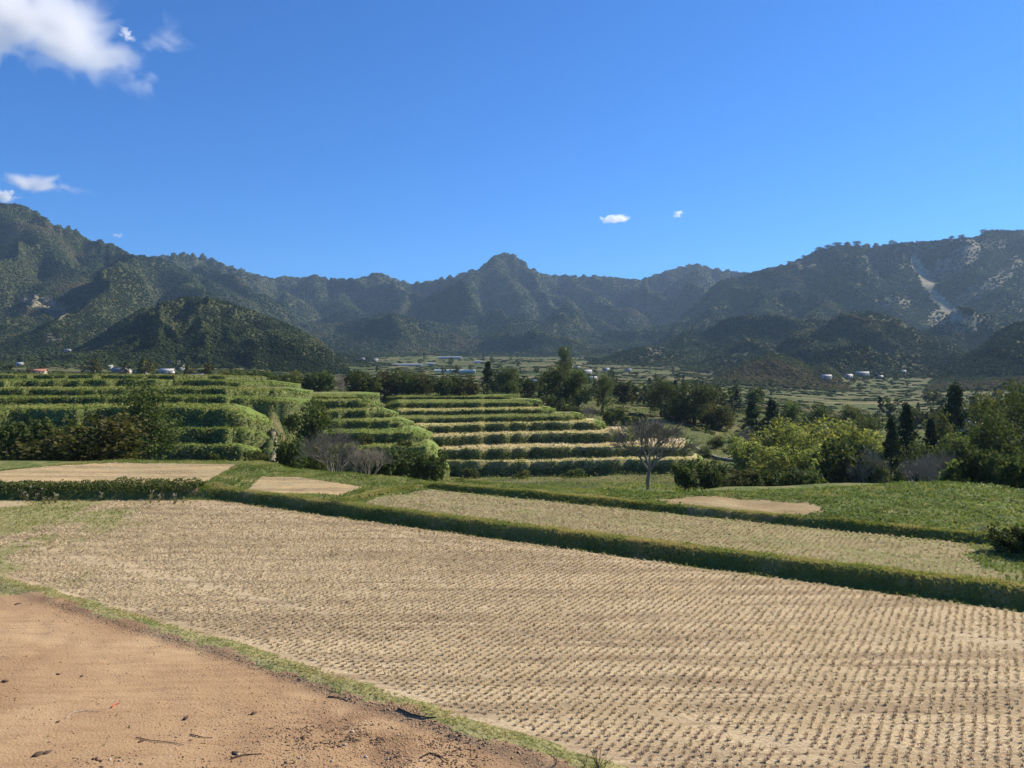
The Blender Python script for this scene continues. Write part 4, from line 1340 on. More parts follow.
grass(xs_, ys_, .25 + .3 * rng.random(len(xs_)), np.clip(.45 + .1 * rng.normal(size=len(xs_)), 0, 1))
# extra thick growth on the long bank and the far bund
for (u0, u1, v0, v1, n_, sz) in ((22.95, 23.9, -33, 6, 17000, .58), (28.75, 29.5, -23, 3, 9000, .6), (10.8, 11.15, -24, 3, 1500, .34), (23.6, 28.8, -24, -23, 1500, 1.1)):
    u_ = rng.uniform(u0, u1, n_); v_ = rng.uniform(v0, v1, n_)
    x = .5299 * u_ + .848 * v_; y = .848 * u_ - .5299 * v_
    if u0 < 12: u_ = u_ - .45 * np.clip((v_ + 14) / 9, 0, 1.3); x = .5299 * u_ + .848 * v_; y = .848 * u_ - .5299 * v_
    k_ = (y > 9); x, y, u_ = x[k_], y[k_], u_[k_]
    n3 = fbm(x / .7, y / .7, 851, 3)
    var = .36 + .9 * (n3 - .4) + .34 * S((u_ - u0 - .15) / .4) + (.34 if u0 < 12 else 0) + rng.normal(size=len(x)) * .07  # blades coloured lighter towards the top, standing in for backlit tips
    n4 = fbm(x / 2.3, y / 2.3, 853, 3)
    grass(x, y, sz * (.4 + 1.0 * n3) * (.45 + 1.1 * n4), np.clip(var + .35 * (n4 - .5), 0, 1))
tag(link('grass', gr.mesh('grass', M['grass'])), 'grass growing on the field banks and verges', 'grass', kind='stuff')

# broad weeds on the right hand field and the leafy bank at the left
wd = MB()
N_ = 26000
x = rng.uniform(4, 27, N_); y = rng.uniform(20, 38, N_)
u_ = .53 * x + .848 * y; v_ = .848 * x - .53 * y
k_ = (u_ > 29.2) & (y < np.interp(x, LEDGE[:, 0], LEDGE[:, 1]) + 1.5) & (zone(x, y) == 6)
k_ |= (v_ > 1.2) & (u_ > 22.5) & (y < np.interp(x, LEDGE[:, 0], LEDGE[:, 1]) + 1)
x, y = x[k_], y[k_]
nn = fbm(x / 1.2, y / 1.2, 861, 4)
k_ = rng.random(len(x)) < .3 + 1.6 * (nn - .3); x, y, nn = x[k_], y[k_], nn[k_]
P = np.stack([x, y, near_z(x, y) + .02 + .35 * np.clip(nn - .3, 0, 1) * rng.random(len(x))], -1)
P = np.repeat(P, 3, 0) + rng.normal(size=(len(P) * 3, 3)) * np.array([.07, .07, .03])
wv = np.clip(np.repeat(.15 + 1.2 * (nn - .3) + .6 * (fbm(x / 3.5, y / 3.5, 863, 3) - .4), 3) + rng.normal(size=len(P)) * .13, 0, 1)
wd.add(*leaves(P, .085 * (.6 + .8 * rng.random(len(P))), wv, 1.2))
tag(link('weeds', wd.mesh('weeds', M['weeds'])), 'low broad leaved weeds over the field at the right', 'weeds', kind='stuff')
lb = MB(); n_ = 16000
x = rng.uniform(-36, -14.6, n_); y = 36.0 + rng.random(n_) * 1.1
n3 = fbm(x / .8, y / .8, 871, 3)
hh = rng.random(n_)
k_ = (hh < .25 + n3); x, y, hh, n3 = x[k_], y[k_], hh[k_], n3[k_]
P = np.stack([x, y - .5 * (1 - hh), near_z(x, y) + hh * (.14 + .26 * n3)], -1)
lb.add(*leaves(P, .10 * (.6 + .8 * rng.random(len(P))), np.clip(.1 + .5 * n3 + .25 * (hh > .5) + rng.normal(size=len(P)) * .1, 0, 1), .2))
tag(link('bank_shrubs', lb.mesh('bank_shrubs', M['bankleaf'])), 'dark leafy growth on the bank below the left straw field', 'vegetation', kind='stuff')

# pampas grass tussocks along the foot of the left bank
def pampas_mesh(seed):
    r = random.Random(seed); bl = MB(); pl = MB()
    for i in range(26):
        th = r.uniform(0, 6.28); ln = r.uniform(.08, .3); h = r.uniform(.18, .42)
        bl.add(*tube([(0.02 * math.cos(th), .02 * math.sin(th), -.02), (ln * .4 * math.cos(th), ln * .4 * math.sin(th), h * .75), (ln * math.cos(th), ln * math.sin(th), h)], [.009, .007, .001], 3), r.uniform(.5, .95))
    for i in range(7):
        th = r.uniform(0, 6.28); ln = r.uniform(.02, .16); h = r.uniform(.42, .6)
        top = np.array([ln * math.cos(th), ln * math.sin(th), h])
        bl.add(*tube([(0, 0, 0), top], [.004, .003], 3), .9)
        p = top + np.array([math.cos(th) * .03, math.sin(th) * .03, .05]) * rng.random((14, 1)) + rng.normal(size=(14, 3)) * .012
        pl.add(*leaves(p, .05, rng.random(14)))
    return bl.mesh('blades', M['grass']), pl.mesh('plumes', M['plume'])
PM = [pampas_mesh(1), pampas_mesh(2), pampas_mesh(3)]
for i in range(20):
    px = rnd.choice([rnd.uniform(18, 60), rnd.uniform(18, 200), rnd.uniform(130, 195)])
    X, Y = onz(px, rnd.uniform(499, 504), 0)
    e = empty('pampas_grass', X, Y, float(near_z(np.array([X]), np.array([Y]))[0]), rnd.uniform(0, 6), (rnd.uniform(.45, .8),) * 3)
    for nm, me in zip(('blades', 'plumes'), PM[i % 3]): link(nm, me, e)
    tag(e, 'pale feathery pampas grass tussock at the foot of the dark left bank', 'pampas grass', 'pampas tussocks along the left bank')

# ------------------------------------------------------------------ trees and shrubs one can tell apart
plant('tall', 147, 470, 381, 62, 58, 'tall loose green tree rising left of the green terraces, biggest on the left', var=0)
plant('broad', 120, 468, 412, 44, 60, 'dark broad crown tucked against the left side of the tallest left tree', var=2)
plant('obush', 84, 476, 417, 108, 53, 'wide rounded olive shrub behind the left straw field', var=1)
plant('bush', 40, 474, 420, 64, 56, 'dark green shrub just left of the wide olive shrub')
plant('bush', 18, 470, 438, 44, 60, 'low dark shrub near the left edge behind the straw field')
plant('bush', 2, 466, 426, 30, 62, 'dark shrub cut by the left edge of the view')
plant('obush', 14, 420, 398, 44, 100, 'olive shrub halfway up the left terraces at the picture edge')
plant('obush', 45, 424, 406, 36, 98, 'small dull shrub above the dark shrubs on the left terraces')
plant('bush', 170, 478, 462, 26, 57, 'small dark shrub at the foot of the tall left tree')
plant('broad', 314, 476, 403, 46, 62, 'dark upright tree in the gully beside the path', var=0)
plant('bush', 292, 478, 440, 34, 58, 'dark shrub at the bottom of the gully path')
plant('twig', 338, 480, 426, 74, 56, 'grey leafless shrub in front of the dark gully tree')
plant('twig', 370, 480, 446, 50, 60, 'smaller grey leafless shrub right of the large grey one')
plant('obush', 256, 474, 455, 24, 57, 'small olive shrub beside the foot of the path')
plant('bush', 390, 481, 450, 48, 66, 'dark leafy shrub below the middle terrace nose, left one')
plant('bush', 425, 481, 452, 44, 68, 'dark leafy shrub below the middle terrace nose, right one')
plant('bare', 649, 489, 420, 78, 58, 'leafless grey tree standing alone beyond the upper stubble field')
# tree belt on the far edge of the terrace top
belt = [(222, 393, 371, 30, 'obush'), (243, 394, 370, 36, 'bush'), (266, 394, 371, 36, 'bush'), (288, 394, 372, 34, 'obush'), (318, 395, 372, 40, 'bush'),
        (345, 395, 374, 26, 'twig'), (362, 395, 372, 38, 'bush'), (384, 395, 370, 38, 'obush'), (404, 395, 372, 34, 'bush'), (425, 396, 374, 32, 'obush'),
        (446, 396, 376, 30, 'bush'), (466, 396, 377, 28, 'obush')]
ords = ['leftmost', 'second', 'third', 'fourth', 'fifth', 'sixth', 'seventh', 'eighth', 'ninth', 'tenth', 'eleventh', 'rightmost']
for (a, (px, yb, yt, w_, kd)) in zip(ords, belt):
    look = {'bush': 'dark round crowned', 'obush': 'olive round crowned', 'twig': 'pale twiggy'}[kd]
    plant(kd, px, yb, yt, w_, 172 + rnd.uniform(-5, 5), '%s tree in the belt above the terraces, %s from the left' % (look, a if a != 'leftmost' else 'first'), 'tree belt above the terraces')
plant('cedar', 488, 396, 362, 20, 176, 'dark pointed conifer at the right end of the tree belt', var=2)
plant('broad', 508, 396, 368, 26, 180, 'dark tree just right of the pointed conifer', var=0)
plant('bush', 528, 396, 378, 22, 185, 'small dark tree between the pointed conifer and the wide tree pair')
plant('broad', 560, 413, 364, 36, 150, 'wide dark tree in the middle of the valley, left of a pair', var=1)
plant('broad', 578, 413, 370, 30, 152, 'dark tree leaning against the wide middle tree', var=0)
plant('tall', 603, 411, 373, 24, 152, 'narrower dark tree, right of the middle pair', var=0)
plant('broad', 565, 376, 347, 17, 300, 'distant dark tree above the wide middle tree', var=0)
plant('broad', 661, 417, 379, 30, 158, 'rounded dark tree left of the larger one near the road', var=1)
plant('broad', 694, 426, 383, 46, 148, 'large rounded dark green tree above the road', var=1)
plant('bush', 676, 428, 402, 36, 150, 'dense low crown at the left foot of the large tree above the road')
plant('obush', 722, 430, 404, 40, 146, 'olive shrub right of the large tree above the road')
for i, (px, yb, yt, w_) in enumerate([(572, 420, 406, 22), (590, 421, 405, 24), (612, 421, 409, 22), (548, 404, 396, 14), (626, 424, 415, 14)]):
    plant('bush' if i != 1 else 'twig', px, yb, yt, w_, 138, ['dark shrub under the wide middle tree', 'pale twiggy shrub under the middle tree pair', 'dark shrub under the narrower middle tree', 'small shrub left of the wide middle tree', 'small shrub right of the narrower middle tree'][i])
plant('cedar', 752, 446, 401, 26, 130, 'short dark conifer left of the bamboo, left of two', var=2)
plant('cedar', 772, 446, 400, 26, 132, 'short dark conifer left of the bamboo, right of two', var=1)
plant('broad', 790, 440, 402, 32, 140, 'mid green tree above the bamboo grove, left one', var=0)
plant('broad', 822, 440, 404, 34, 140, 'mid green tree above the bamboo grove, middle one', var=2)
plant('olive', 852, 440, 406, 34, 138, 'olive tree above the bamboo grove, right one')
plant('twig', 742, 470, 428, 36, 96, 'grey leafless shrub at the left end of the bamboo')
plant('bush', 688, 489, 461, 34, 62, 'dark leafy shrub right of the leafless grey tree')
plant('bush', 712, 491, 464, 30, 62, 'dark shrub between the leafless tree and the bamboo grove')
plant('obush', 736, 492, 470, 34, 60, 'olive shrub at the near left foot of the bamboo')
bam = [(762, 494, 430, 40, 84), (786, 494, 424, 44, 88), (806, 492, 428, 40, 84), (828, 494, 423, 46, 90), (850, 492, 430, 40, 86), (868, 492, 434, 36, 84),
       (774, 496, 446, 36, 72), (800, 496, 448, 38, 70), (818, 494, 444, 34, 74), (878, 488, 442, 30, 84)]
bl = ['back row, first from the left', 'back row, second from the left', 'back row, third from the left', 'back row, tallest', 'back row, fifth from the left', 'back row, sixth from the left',
      'front row, leftmost', 'front row, middle', 'front row, right', 'low clump at the right end']
for b, l in zip(bam, bl):
    plant('bamboo', *b, 'yellow green bamboo clump in the grove, ' + l, 'bamboo grove')
plant('bush', 770, 498, 468, 50, 60, 'dark shrub under the left side of the bamboo')
plant('bush', 806, 498, 470, 48, 60, 'dark shrub under the middle of the bamboo')
plant('bush', 846, 494, 442, 60, 64, 'large rounded dark shrub in front of the bamboo grove')
plant('bush', 874, 494, 462, 40, 62, 'dark shrub right of the large rounded one')
plant('twig', 868, 490, 446, 40, 62, 'grey branches over the right side of the dark rounded shrub')
plant('cedar', 892, 492, 418, 24, 76, 'slim dark conifer right of the bamboo, shorter of two', var=1)
plant('cedar', 907, 492, 405, 30, 78, 'slim dark conifer right of the bamboo, taller of two', var=1)
plant('cedar', 932, 490, 420, 26, 84, 'dark conifer between the slim pair and the broad conifer', var=0)
plant('cedar', 955, 492, 386, 46, 96, 'broad tall conifer standing highest on the right', var=2)
plant('broad', 925, 492, 444, 44, 66, 'dark low tree below the slim conifers', var=1)
plant('twig', 918, 494, 456, 44, 56, 'grey leafless shrub in front of the slim conifers')
plant('twig', 944, 494, 450, 54, 58, 'grey leafless shrub below the broad tall conifer')
plant('olive', 986, 494, 396, 52, 78, 'airy olive tree right of the broad conifer')
plant('tall', 1008, 502, 382, 58, 66, 'tall airy tree near the right edge', var=1)
plant('tall', 978, 500, 420, 34, 64, 'thin dark tree left of the tall airy tree', var=0)
plant('broad', 1038, 500, 388, 64, 70, 'tall tree cut by the right edge of the view')
plant('bush', 968, 506, 458, 56, 48, 'dark shrub at the far edge of the weedy field, left of three')
plant('bush', 994, 510, 452, 54, 46, 'dark shrub at the far edge of the weedy field, middle of three')
plant('bush', 1022, 512, 456, 54, 44, 'dark shrub at the far edge of the weedy field, right of three')
plant('bush', 1016, 562, 527, 44, 23.5, 'near dark shrub at the right edge beside the upper field')
plant('twig', 988, 548, 524, 34, 25.5, 'small grey twiggy shrub left of the near dark shrub')
plant('bush', 1042, 566, 520, 40, 23.5, 'near dark shrub mostly cut by the right edge')
plant('broad', 1000, 504, 412, 62, 58, 'full dark tree in front of the tall airy trees at the right', var=1)
plant('broad', 958, 500, 436, 46, 62, 'dark rounded tree at the foot of the broad tall conifer', var=0)
plant('olive', 936, 486, 414, 40, 90, 'olive tree behind the dark conifers on the right', var=1)
plant('tall', 872, 470, 412, 34, 110, 'mid green tree behind the right end of the bamboo', var=0)
for q_, (a_, b_) in enumerate(zip([(748, 494, 438, 40, 82), (838, 493, 420, 44, 94), (796, 493, 419, 46, 96), (858, 492, 426, 44, 96), (762, 496, 452, 40, 70), (830, 496, 446, 42, 70)],
        ['back left, lowest', 'rear, right of the tallest', 'rear, left of the tallest', 'rear, at the right end', 'front, far left corner', 'front, far right corner'])):
    plant('bamboo', *a_, 'pale yellow green bamboo clump in the grove, ' + b_, 'bamboo grove')
plant('cedar', 20, 372, 355, 8, 500, 'tiny dark conifer among the far left houses', var=2)

tsh = [(12, 452, 434, 30, 70), (62, 404, 392, 22, 99), (88, 398, 384, 16, 110), (30, 392, 382, 18, 125), (190, 428, 413, 24, 84), (206, 448, 436, 18, 77), (228, 407, 397, 20, 97),
       (243, 432, 418, 16, 82), (178, 396, 386, 22, 106), (108, 411, 400, 20, 92), (215, 464, 453, 20, 71), (238, 399, 389, 14, 104), (286, 462, 436, 22, 66), (292, 432, 414, 18, 84),
       (252, 466, 450, 16, 68), (366, 446, 434, 16, 92), (405, 452, 440, 18, 90), (385, 423, 414, 12, 112), (340, 411, 402, 14, 122), (436, 470, 452, 20, 90), (470, 482, 468, 22, 94), (522, 482, 470, 18, 95), (575, 481, 469, 20, 95),
       (700, 462, 448, 22, 108), (716, 446, 436, 18, 118), (668, 440, 430, 16, 128), (640, 426, 417, 16, 134)]
for i, (px, yb, yt, w_, Yq) in enumerate(tsh):
    zone_ = 'left terraces' if px < 262 else ('gully path' if px < 300 else ('middle terraces' if px < 450 else ('right terraces' if px < 600 else 'slope by the road')))
    plant('bush' if i % 3 else 'obush', px, yb, yt, w_, Yq, 'small self sown %s shrub on the %s' % ('dark' if i % 3 else 'olive', zone_), 'self sown shrubs, %s, %s' % (zone_, 'dark' if i % 3 else 'olive'))

# a row of trees standing up on the right-hand skyline
for i, (px, yt, w_) in enumerate([(803, 254, 5), (818, 246, 8), (827, 243.5, 9), (836, 244, 9), (846, 241, 7), (856, 240, 8), (862, 242, 6), (890, 240, 5), (894, 241, 4), (950, 236, 6), (960, 234, 7), (982, 225, 6)]):
    Yr = 1748
    z0 = height(px, Yr)
    j = int(np.argmax((HG[np.argmin(abs(COLS - px))] - H) / RINGS)); Yr = float(RINGS[j]); z0 = height(px, Yr)
    yt = proj_y(z0, Yr) - 3.2 - .35 * (i % 4)
    e = plant('broad', px, 0, yt, w_, Yr, 'little tree against the sky on the right ridge, %s from the left' % ['first','second','third','fourth','fifth','sixth','seventh','eighth','ninth','tenth','eleventh','twelfth'][i], 'trees on the right ridge', z=z0 - 1.0)

# far valley trees
far_protos = [proto_broad(31, n=420, leaf=.11), proto_broad(32, n=420, leaf=.11, mat='olive', wide=.45, low=.1), proto_cedar(33, n=420, leaf=.09, wide=.2)]
placed = []
tries = 0
regions = [(-10, 215, 360, 380), (330, 640, 348, 378), (500, 740, 372, 412), (610, 760, 380, 415), (745, 1030, 372, 420), (870, 1030, 405, 440)]
while len(placed) < 170 and tries < 4000:
    tries += 1
    a = regions[tries % len(regions)]
    px = rnd.uniform(a[0], a[1]); py = rnd.uniform(a[2], a[3])
    Y = findY(px, py, 200, 1200)
    if Y > 1150 or gsample(np.array([(px - 512) / F * Y]), np.array([Y]), wood)[0] > .5: continue
    if any(abs(px - q[0]) < 3 and abs(py - q[1]) < 2 for q in placed): continue
    placed.append((px, py))
    k = rnd.choice([0, 0, 1, 1, 2])
    ht = rnd.uniform(3.2, 7.0) * (1 if Y < 700 else 1.3)
    wd_ = ht * (rnd.uniform(.9, 1.5) if k < 2 else rnd.uniform(.9, 1.3))
    e = empty('broadleaf_tree' if k < 2 else 'conifer', (px - 512) / F * Y, Y, height(px, Y) - .2, rnd.uniform(0, 6), (wd_, wd_, ht))
    link('trunk', far_protos[k][0], e); link('crown', far_protos[k][1], e)
    side = 'left' if px < 340 else ('middle' if px < 700 else 'right')
    tag(e, '%s among the fields of the far valley floor, %s of the view' % (['small dark green tree', 'small olive green tree', 'small dark conifer'][k], side), 'tree' if k < 2 else 'conifer',
        'small %s valley trees, %s' % (['dark', 'olive', 'conifer'][k], side))

# ------------------------------------------------------------------ buildings
def slab(mb, pts, th):
    """thin solid sheet through four corners"""
    p = np.array(pts, float); n = np.cross(p[1] - p[0], p[3] - p[0]); n /= np.linalg.norm(n)
    V = np.concatenate([p, p + n * th]); mb.add(V, [(3, 2, 1, 0), (4, 5, 6, 7), (0, 1, 5, 4), (1, 2, 6, 5), (2, 3, 7, 6), (3, 0, 4, 7)])

def house(px, py, w, d, h, wall, roof, label, Y=None, rot=0.0, rise=.32, group=None):
    Y = findY(px, py, 190, 1200) if Y is None else Y
    x = (px - 512) / F * Y; z = max(height(px, Y), zat(py, Y) - .3)
    e = empty('house', x, Y, z, rot)
    w, d, h = w * .7, d * .7, h * .62
    b = MB(); rh = d * rise
    b.box(-w / 2, w / 2, -d / 2, d / 2, -1.2, h)
    b.add([(-w / 2, -d / 2, h), (-w / 2, d / 2, h), (-w / 2, 0, h + rh), (w / 2, -d / 2, h), (w / 2, d / 2, h), (w / 2, 0, h + rh)], [(0, 1, 2), (3, 5, 4)])
    link('wall', b.mesh('wall', M[wall]), e)
    r = MB(); ov = .35
    for s_ in (-1, 1):
        k = (h - ov * rise * 2 * .5)
        q = [(-w / 2 - ov, s_ * (d / 2 + ov), h - rh * ov / (d / 2)), (w / 2 + ov, s_ * (d / 2 + ov), h - rh * ov / (d / 2)), (w / 2 + ov, 0, h + rh), (-w / 2 - ov, 0, h + rh)]
        if s_ > 0: q = q[::-1]
        slab(r, q, .12)
    r.box(-w / 2 - ov, w / 2 + ov, -.12, .12, h + rh + .08, h + rh + .24)
    link('roof', r.mesh('roof', M[roof]), e)
    nw = max(1, int(w / 2.2))
    for i in range(nw):
        cx_ = -w / 2 + (i + .5) * w / nw
        if i == nw // 2:
            m_ = MB(); m_.box(cx_ - .3, cx_ + .3, -d / 2 - .05, -d / 2 + .02, 0, min(h * .8, 1.25)); link('door', m_.mesh('door', M['wall_tan']), e)
        else:
            m_ = MB(); m_.box(cx_ - .45, cx_ + .45, -d / 2 - .05, -d / 2 + .02, h * .35, h * .75); link('window', m_.mesh('window', M['glass']), e)
    tag(e, label, 'house', group)

def greenhouse(px, py, w, d, h, mat, label, Y=None, rot=0.0):
    Y = findY(px, py, 190, 1200) if Y is None else Y
    x = (px - 512) / F * Y; z = height(px, Y)
    e = empty('greenhouse', x, Y, z, rot)
    c = MB(); n = 10
    arc = [(d / 2 * math.cos(math.pi * k / n) * 1.0, h * (math.sin(math.pi * k / n)) ** .7) for k in range(n + 1)]
    V = [(sx_ * w / 2, a, b) for sx_ in (-1, 1) for a, b in arc]
    c.add(V, [(k, k + 1, n + 2 + k, n + 1 + k) for k in range(n)])
    for sx_, o in ((-1, 0), (1, n + 1)):
        V2 = [(sx_ * w / 2, 0, 0)] + [(sx_ * w / 2, a, b) for a, b in arc]
        c.add(V2, [(0, k + 1, k + 2) for k in range(n)])
    link('cover', c.mesh('cover', M[mat]), e)
    m_ = MB(); nb = max(3, int(w / 3))
    for i in range(nb + 1):
        xx = -w / 2 + w * i / nb
        m_.add(*tube([(xx, a * 1.01, b * 1.01 + .01) for a, b in arc], [.04] * (n + 1), 4))
    link('frame', m_.mesh('frame', M['roof_grey']), e)
    dd = MB(); dd.box(-w / 2 - .05, -w / 2 + .02, -.5, .5, 0, min(h * .8, 1.2)); link('door', dd.mesh('door', M['wall_white']), e)
    tag(e, label, 'greenhouse')

house(37, 374, 9, 4, 1.6, 'wall_tan', 'roof_red', 'low building with a rusty red roof on the far left', rot=.1)
house(20, 366, 5, 4, 2.0, 'wall_white', 'roof_pale', 'small pale roofed house left of the red roof')
house(68, 352, 7, 5, 2.2, 'wall_tan', 'roof_grey', 'grey house highest up on the far left slope', rot=.2)
house(92, 371, 6, 5, 2.2, 'wall_tan', 'roof_grey', 'grey roofed house between the red roof and the long grey building', rot=-.2)
house(122, 374, 10, 5, 2.4, 'wall_tan', 'roof_grey', 'long grey building in the left hamlet', rot=.05)
house(141, 375.5, 8, 4, 1.7, 'wall_tan', 'roof_grey', 'low grey shed right of the long grey building', rot=0)
house(167, 374, 8, 5, 2.0, 'wall_white', 'roof_pale', 'white house with a pale bright roof in the left hamlet', rot=.1)
house(181, 371, 5, 5, 3.4, 'wall_white', 'roof_dark', 'tall white walled house with a dark roof in the left hamlet', rot=.3)
house(174, 366, 9, 5, 2.4, 'wall_tan', 'roof_dark', 'dark roofed house behind the bright roofed one', rot=.4)
house(196, 380, 6, 4, 1.8, 'wall_tan', 'roof_grey', 'grey roofed shed right below the left hamlet', rot=0)
house(110, 369, 4, 4, 2.0, 'wall_white', 'roof_pale', 'tiny white shed left of the long grey building')
house(362, 361, 8, 6, 3.0, 'wall_white', 'roof_dark', 'white gabled house with dark roof left of centre', rot=.7)
house(375, 362, 8, 6, 2.6, 'wall_tan', 'roof_grey', 'grey house beside the white gabled house left of centre', rot=.4)
greenhouse(407, 366, 28, 5, 2.0, 'film', 'long thin white greenhouse left of centre', rot=.03)
greenhouse(430, 365, 8, 5, 2.2, 'film', 'short white greenhouse right of the long thin one')
greenhouse(450, 359, 26, 6, 2.6, 'film', 'bright white greenhouse highest up the centre valley')
greenhouse(455, 373, 26, 6, 2.2, 'film_green', 'green tinted greenhouse behind the pointed conifer')
greenhouse(478, 363, 9, 5, 2.0, 'film', 'small white greenhouse right of the highest one')
house(534, 385, 7, 4, 2.2, 'wall_tan', 'roof_blue', 'house with a blue grey roof left of the wide middle tree', rot=0)
house(565, 350, 12, 7, 2.6, 'wall_white', 'roof_pale', 'far white house above the distant dark tree', rot=.1)
house(586, 374, 9, 5, 2.2, 'wall_white', 'roof_pale', 'white roofed house between the middle trees, upper left one', rot=.2)
house(592, 381, 7, 5, 2.4, 'wall_white', 'roof_pale', 'bright white house between the middle trees, lower one', rot=-.1)
house(577, 369, 7, 5, 2.0, 'wall_tan', 'roof_grey', 'grey house just above the white houses by the middle trees')
house(606, 371, 7, 5, 2.2, 'wall_tan', 'roof_blue', 'blue grey roofed house right of the white houses', rot=.3)
house(628, 372, 7, 5, 2.2, 'wall_white', 'roof_grey', 'small grey roofed house further right along the hill foot', rot=-.2)
house(862, 376, 13, 6, 2.4, 'wall_white', 'roof_pale', 'long white building at the foot of the right hills', rot=0)
house(826, 380, 8, 5, 2.2, 'wall_white', 'roof_pale', 'white house left of the long white building on the right')
house(848, 378, 8, 5, 2.6, 'wall_white', 'roof_grey', 'grey roofed house beside the long white building on the right', rot=.2)
house(880, 379, 5, 4, 2.0, 'wall_tan', 'roof_grey', 'small shed right of the long white building on the right')
house(903, 374, 5, 4, 1.8, 'wall_white', 'roof_pale', 'tiny pale hut up the lane on the right')
house(972, 429, 5, 4, 1.6, 'wall_white', 'roof_pale', 'white roofed shed glimpsed behind the conifers on the right', Y=150)

# ------------------------------------------------------------------ small things on the bare soil
def soil_z(x, y): return float(near_z(np.array([x]), np.array([y]))[0])
def clod_mesh(seed, mat, nm):
    v, f = low_crown(seed); v = v[:12] - np.array([0, 0, .35]); v[:, 2] *= .8
    return mesh_np(nm, v * .03, f[:20], M[mat])
cm = [clod_mesh(i, 'clod', 'soil_clod') for i in range(4)] 
smh = [clod_mesh(20 + i, 'stone', 'stone') for i in range(3)]
places = [(58, 726, 1.2), (141, 744, 1.3), (186, 721, 1.6), (38, 757, 2.6), (47, 756, 2.0), (18, 606, 2.2), (82, 679, 1.1), (58, 677, 1.3), (236, 756, 2.0), (254, 717, 1.6), (5, 685, 1.8)]
lab = ['small dark clod left of the white twig', 'lone dark clod on the pale soil', 'flat dark clod right of the red scrap', 'large dark clod near the bottom left', 'dark clod touching the large one at the bottom left',
       'dark clod by the grass at the far left of the soil', 'small clod on the pale band of soil', 'small clod left of the pale band', 'dark clod beside the debris at the bottom', 'dark clod on the soil below the grass strip', 'dark clod at the left picture edge']
for i, ((px, py, s_), l) in enumerate(zip(places, lab)):
    x, y = onz(px, py, -.12)
    o = link('soil_clod', cm[i % 4], None, (x * K, y * K, (soil_z(x, y) + .008) * K)); o.scale = (s_ * 1.5, s_, s_); o.rotation_euler = (0, 0, rnd.uniform(0, 3))
    tag(o, l, 'clod')
stp = [(238, 757), (170, 760), (300, 762), (345, 748), (352, 735), (388, 762), (408, 742), (420, 764), (442, 752), (398, 738), (312, 738), (366, 760), (275, 766), (120, 764), (110, 763), (332, 765)]
for i, (px, py) in enumerate(stp):
    x, y = onz(px, py, -.12)
    o = link('stone', smh[i % 3], None, (x * K, y * K, (soil_z(x, y) + .008) * K)); s_ = rnd.uniform(.5, 1.3); o.scale = (s_, s_ * .8, s_); o.rotation_euler = (0, 0, rnd.uniform(0, 6))
    tag(o, 'small pale stone in the churned soil at the bottom', 'stone', 'pale stones in the churned soil')
def twig(pts, rad, mat, name, label, cat, rise=.015):
    mb = MB(); wp = []
    for px, py in pts:
        x, y = onz(px, py, -.12); wp.append((x, y, soil_z(x, y) + rise))
    mb.add(*tube(wp, np.linspace(rad, rad * .5, len(wp)), 5)); tag(link(name, mb.mesh(name, M[mat])), label, cat)
twig([(66, 722), (74, 716), (86, 714), (99, 715)], .008, 'stone', 'twig', 'bleached white twig lying on the soil', 'twig')
twig([(112, 711), (115, 708), (120, 707)], .012, 'redplastic', 'plastic_scrap', 'scrap of red plastic on the soil beside the white twig', 'litter')
twig([(136, 741), (150, 743), (170, 746), (184, 749)], .008, 'darkbark', 'twig', 'long dark twig lying on the pale soil', 'twig')
twig([(190, 738), (202, 741), (212, 741)], .009, 'darkbark', 'twig', 'short dark twig right of the long one', 'twig')
twig([(398, 716), (412, 722), (428, 726), (436, 726)], .018, 'darkbark', 'branch', 'dark branch lying along the edge of the soil', 'branch')
twig([(420, 762), (430, 757), (440, 760), (448, 766)], .014, 'darkbark', 'branch', 'crooked dark branch among the debris at the bottom', 'branch')
twig([(232, 762), (244, 758), (262, 757)], .012, 'darkbark', 'branch', 'short dark branch near the bottom middle of the soil', 'branch')
twig([(328, 700), (340, 702), (348, 705)], .012, 'darkbark', 'branch', 'little dark branch below the grass strip', 'branch')
# loose crumbs of soil and debris, uncountable
cr = MB(); n_ = 5200
x = rng.normal(-2.2, 1.7, n_); y = rng.normal(12.6, .9, n_)
x2 = rng.uniform(-12, 1, 3500); y2 = rng.uniform(10.5, 20.3, 3500)
t = rng.random(2400); x3 = -12 + 13.4 * t + rng.normal(size=2400) * .08; y3 = 19.9 - 8.4 * t + rng.normal(size=2400) * .1 
x = np.concatenate([x, x2, x3]); y = np.concatenate([y, y2, y3])
k_ = (zone(x, y) == 0) & (y > 9.5); x, y = x[k_], y[k_]
v, f = low_crown(5); v = v[:12] - np.array([0, 0, .4]); f = f[:20]
s_ = .007 + .014 * rng.random(len(x)) ** 2.5
V, Fc = rep(v, f, np.stack([x, y, near_z(x, y) + .003], -1), rng.random(len(x)) * 6.28, np.stack([s_ * 1.3, s_, s_ * .7], -1))
cr.add(V, Fc)
tag(link('soil_crumbs', cr.mesh('soil_crumbs', M['soil'])), 'crumbs of loose soil scattered over the bare field', 'soil', kind='stuff')
dz = MB(); n_ = 2600
x = np.concatenate([rng.normal(-1.9, 1.1, n_), rng.uniform(-8, 0, 500)]); y = np.concatenate([rng.normal(12.5, .55, n_), rng.uniform(11.7, 12.1, 500)])
k_ = (zone(x, y) == 0) & (y > 9.5) & (fbm(x / .8, y / .8, 901, 3) > .48); x, y = x[k_], y[k_]
s_ = .006 + .020 * rng.random(len(x)) ** 3
V, Fc = rep(v, f, np.stack([x, y, near_z(x, y) + .003], -1), rng.random(len(x)) * 6.28, np.stack([s_ * 1.6, s_, s_ * .8], -1))
dz.add(V, Fc)
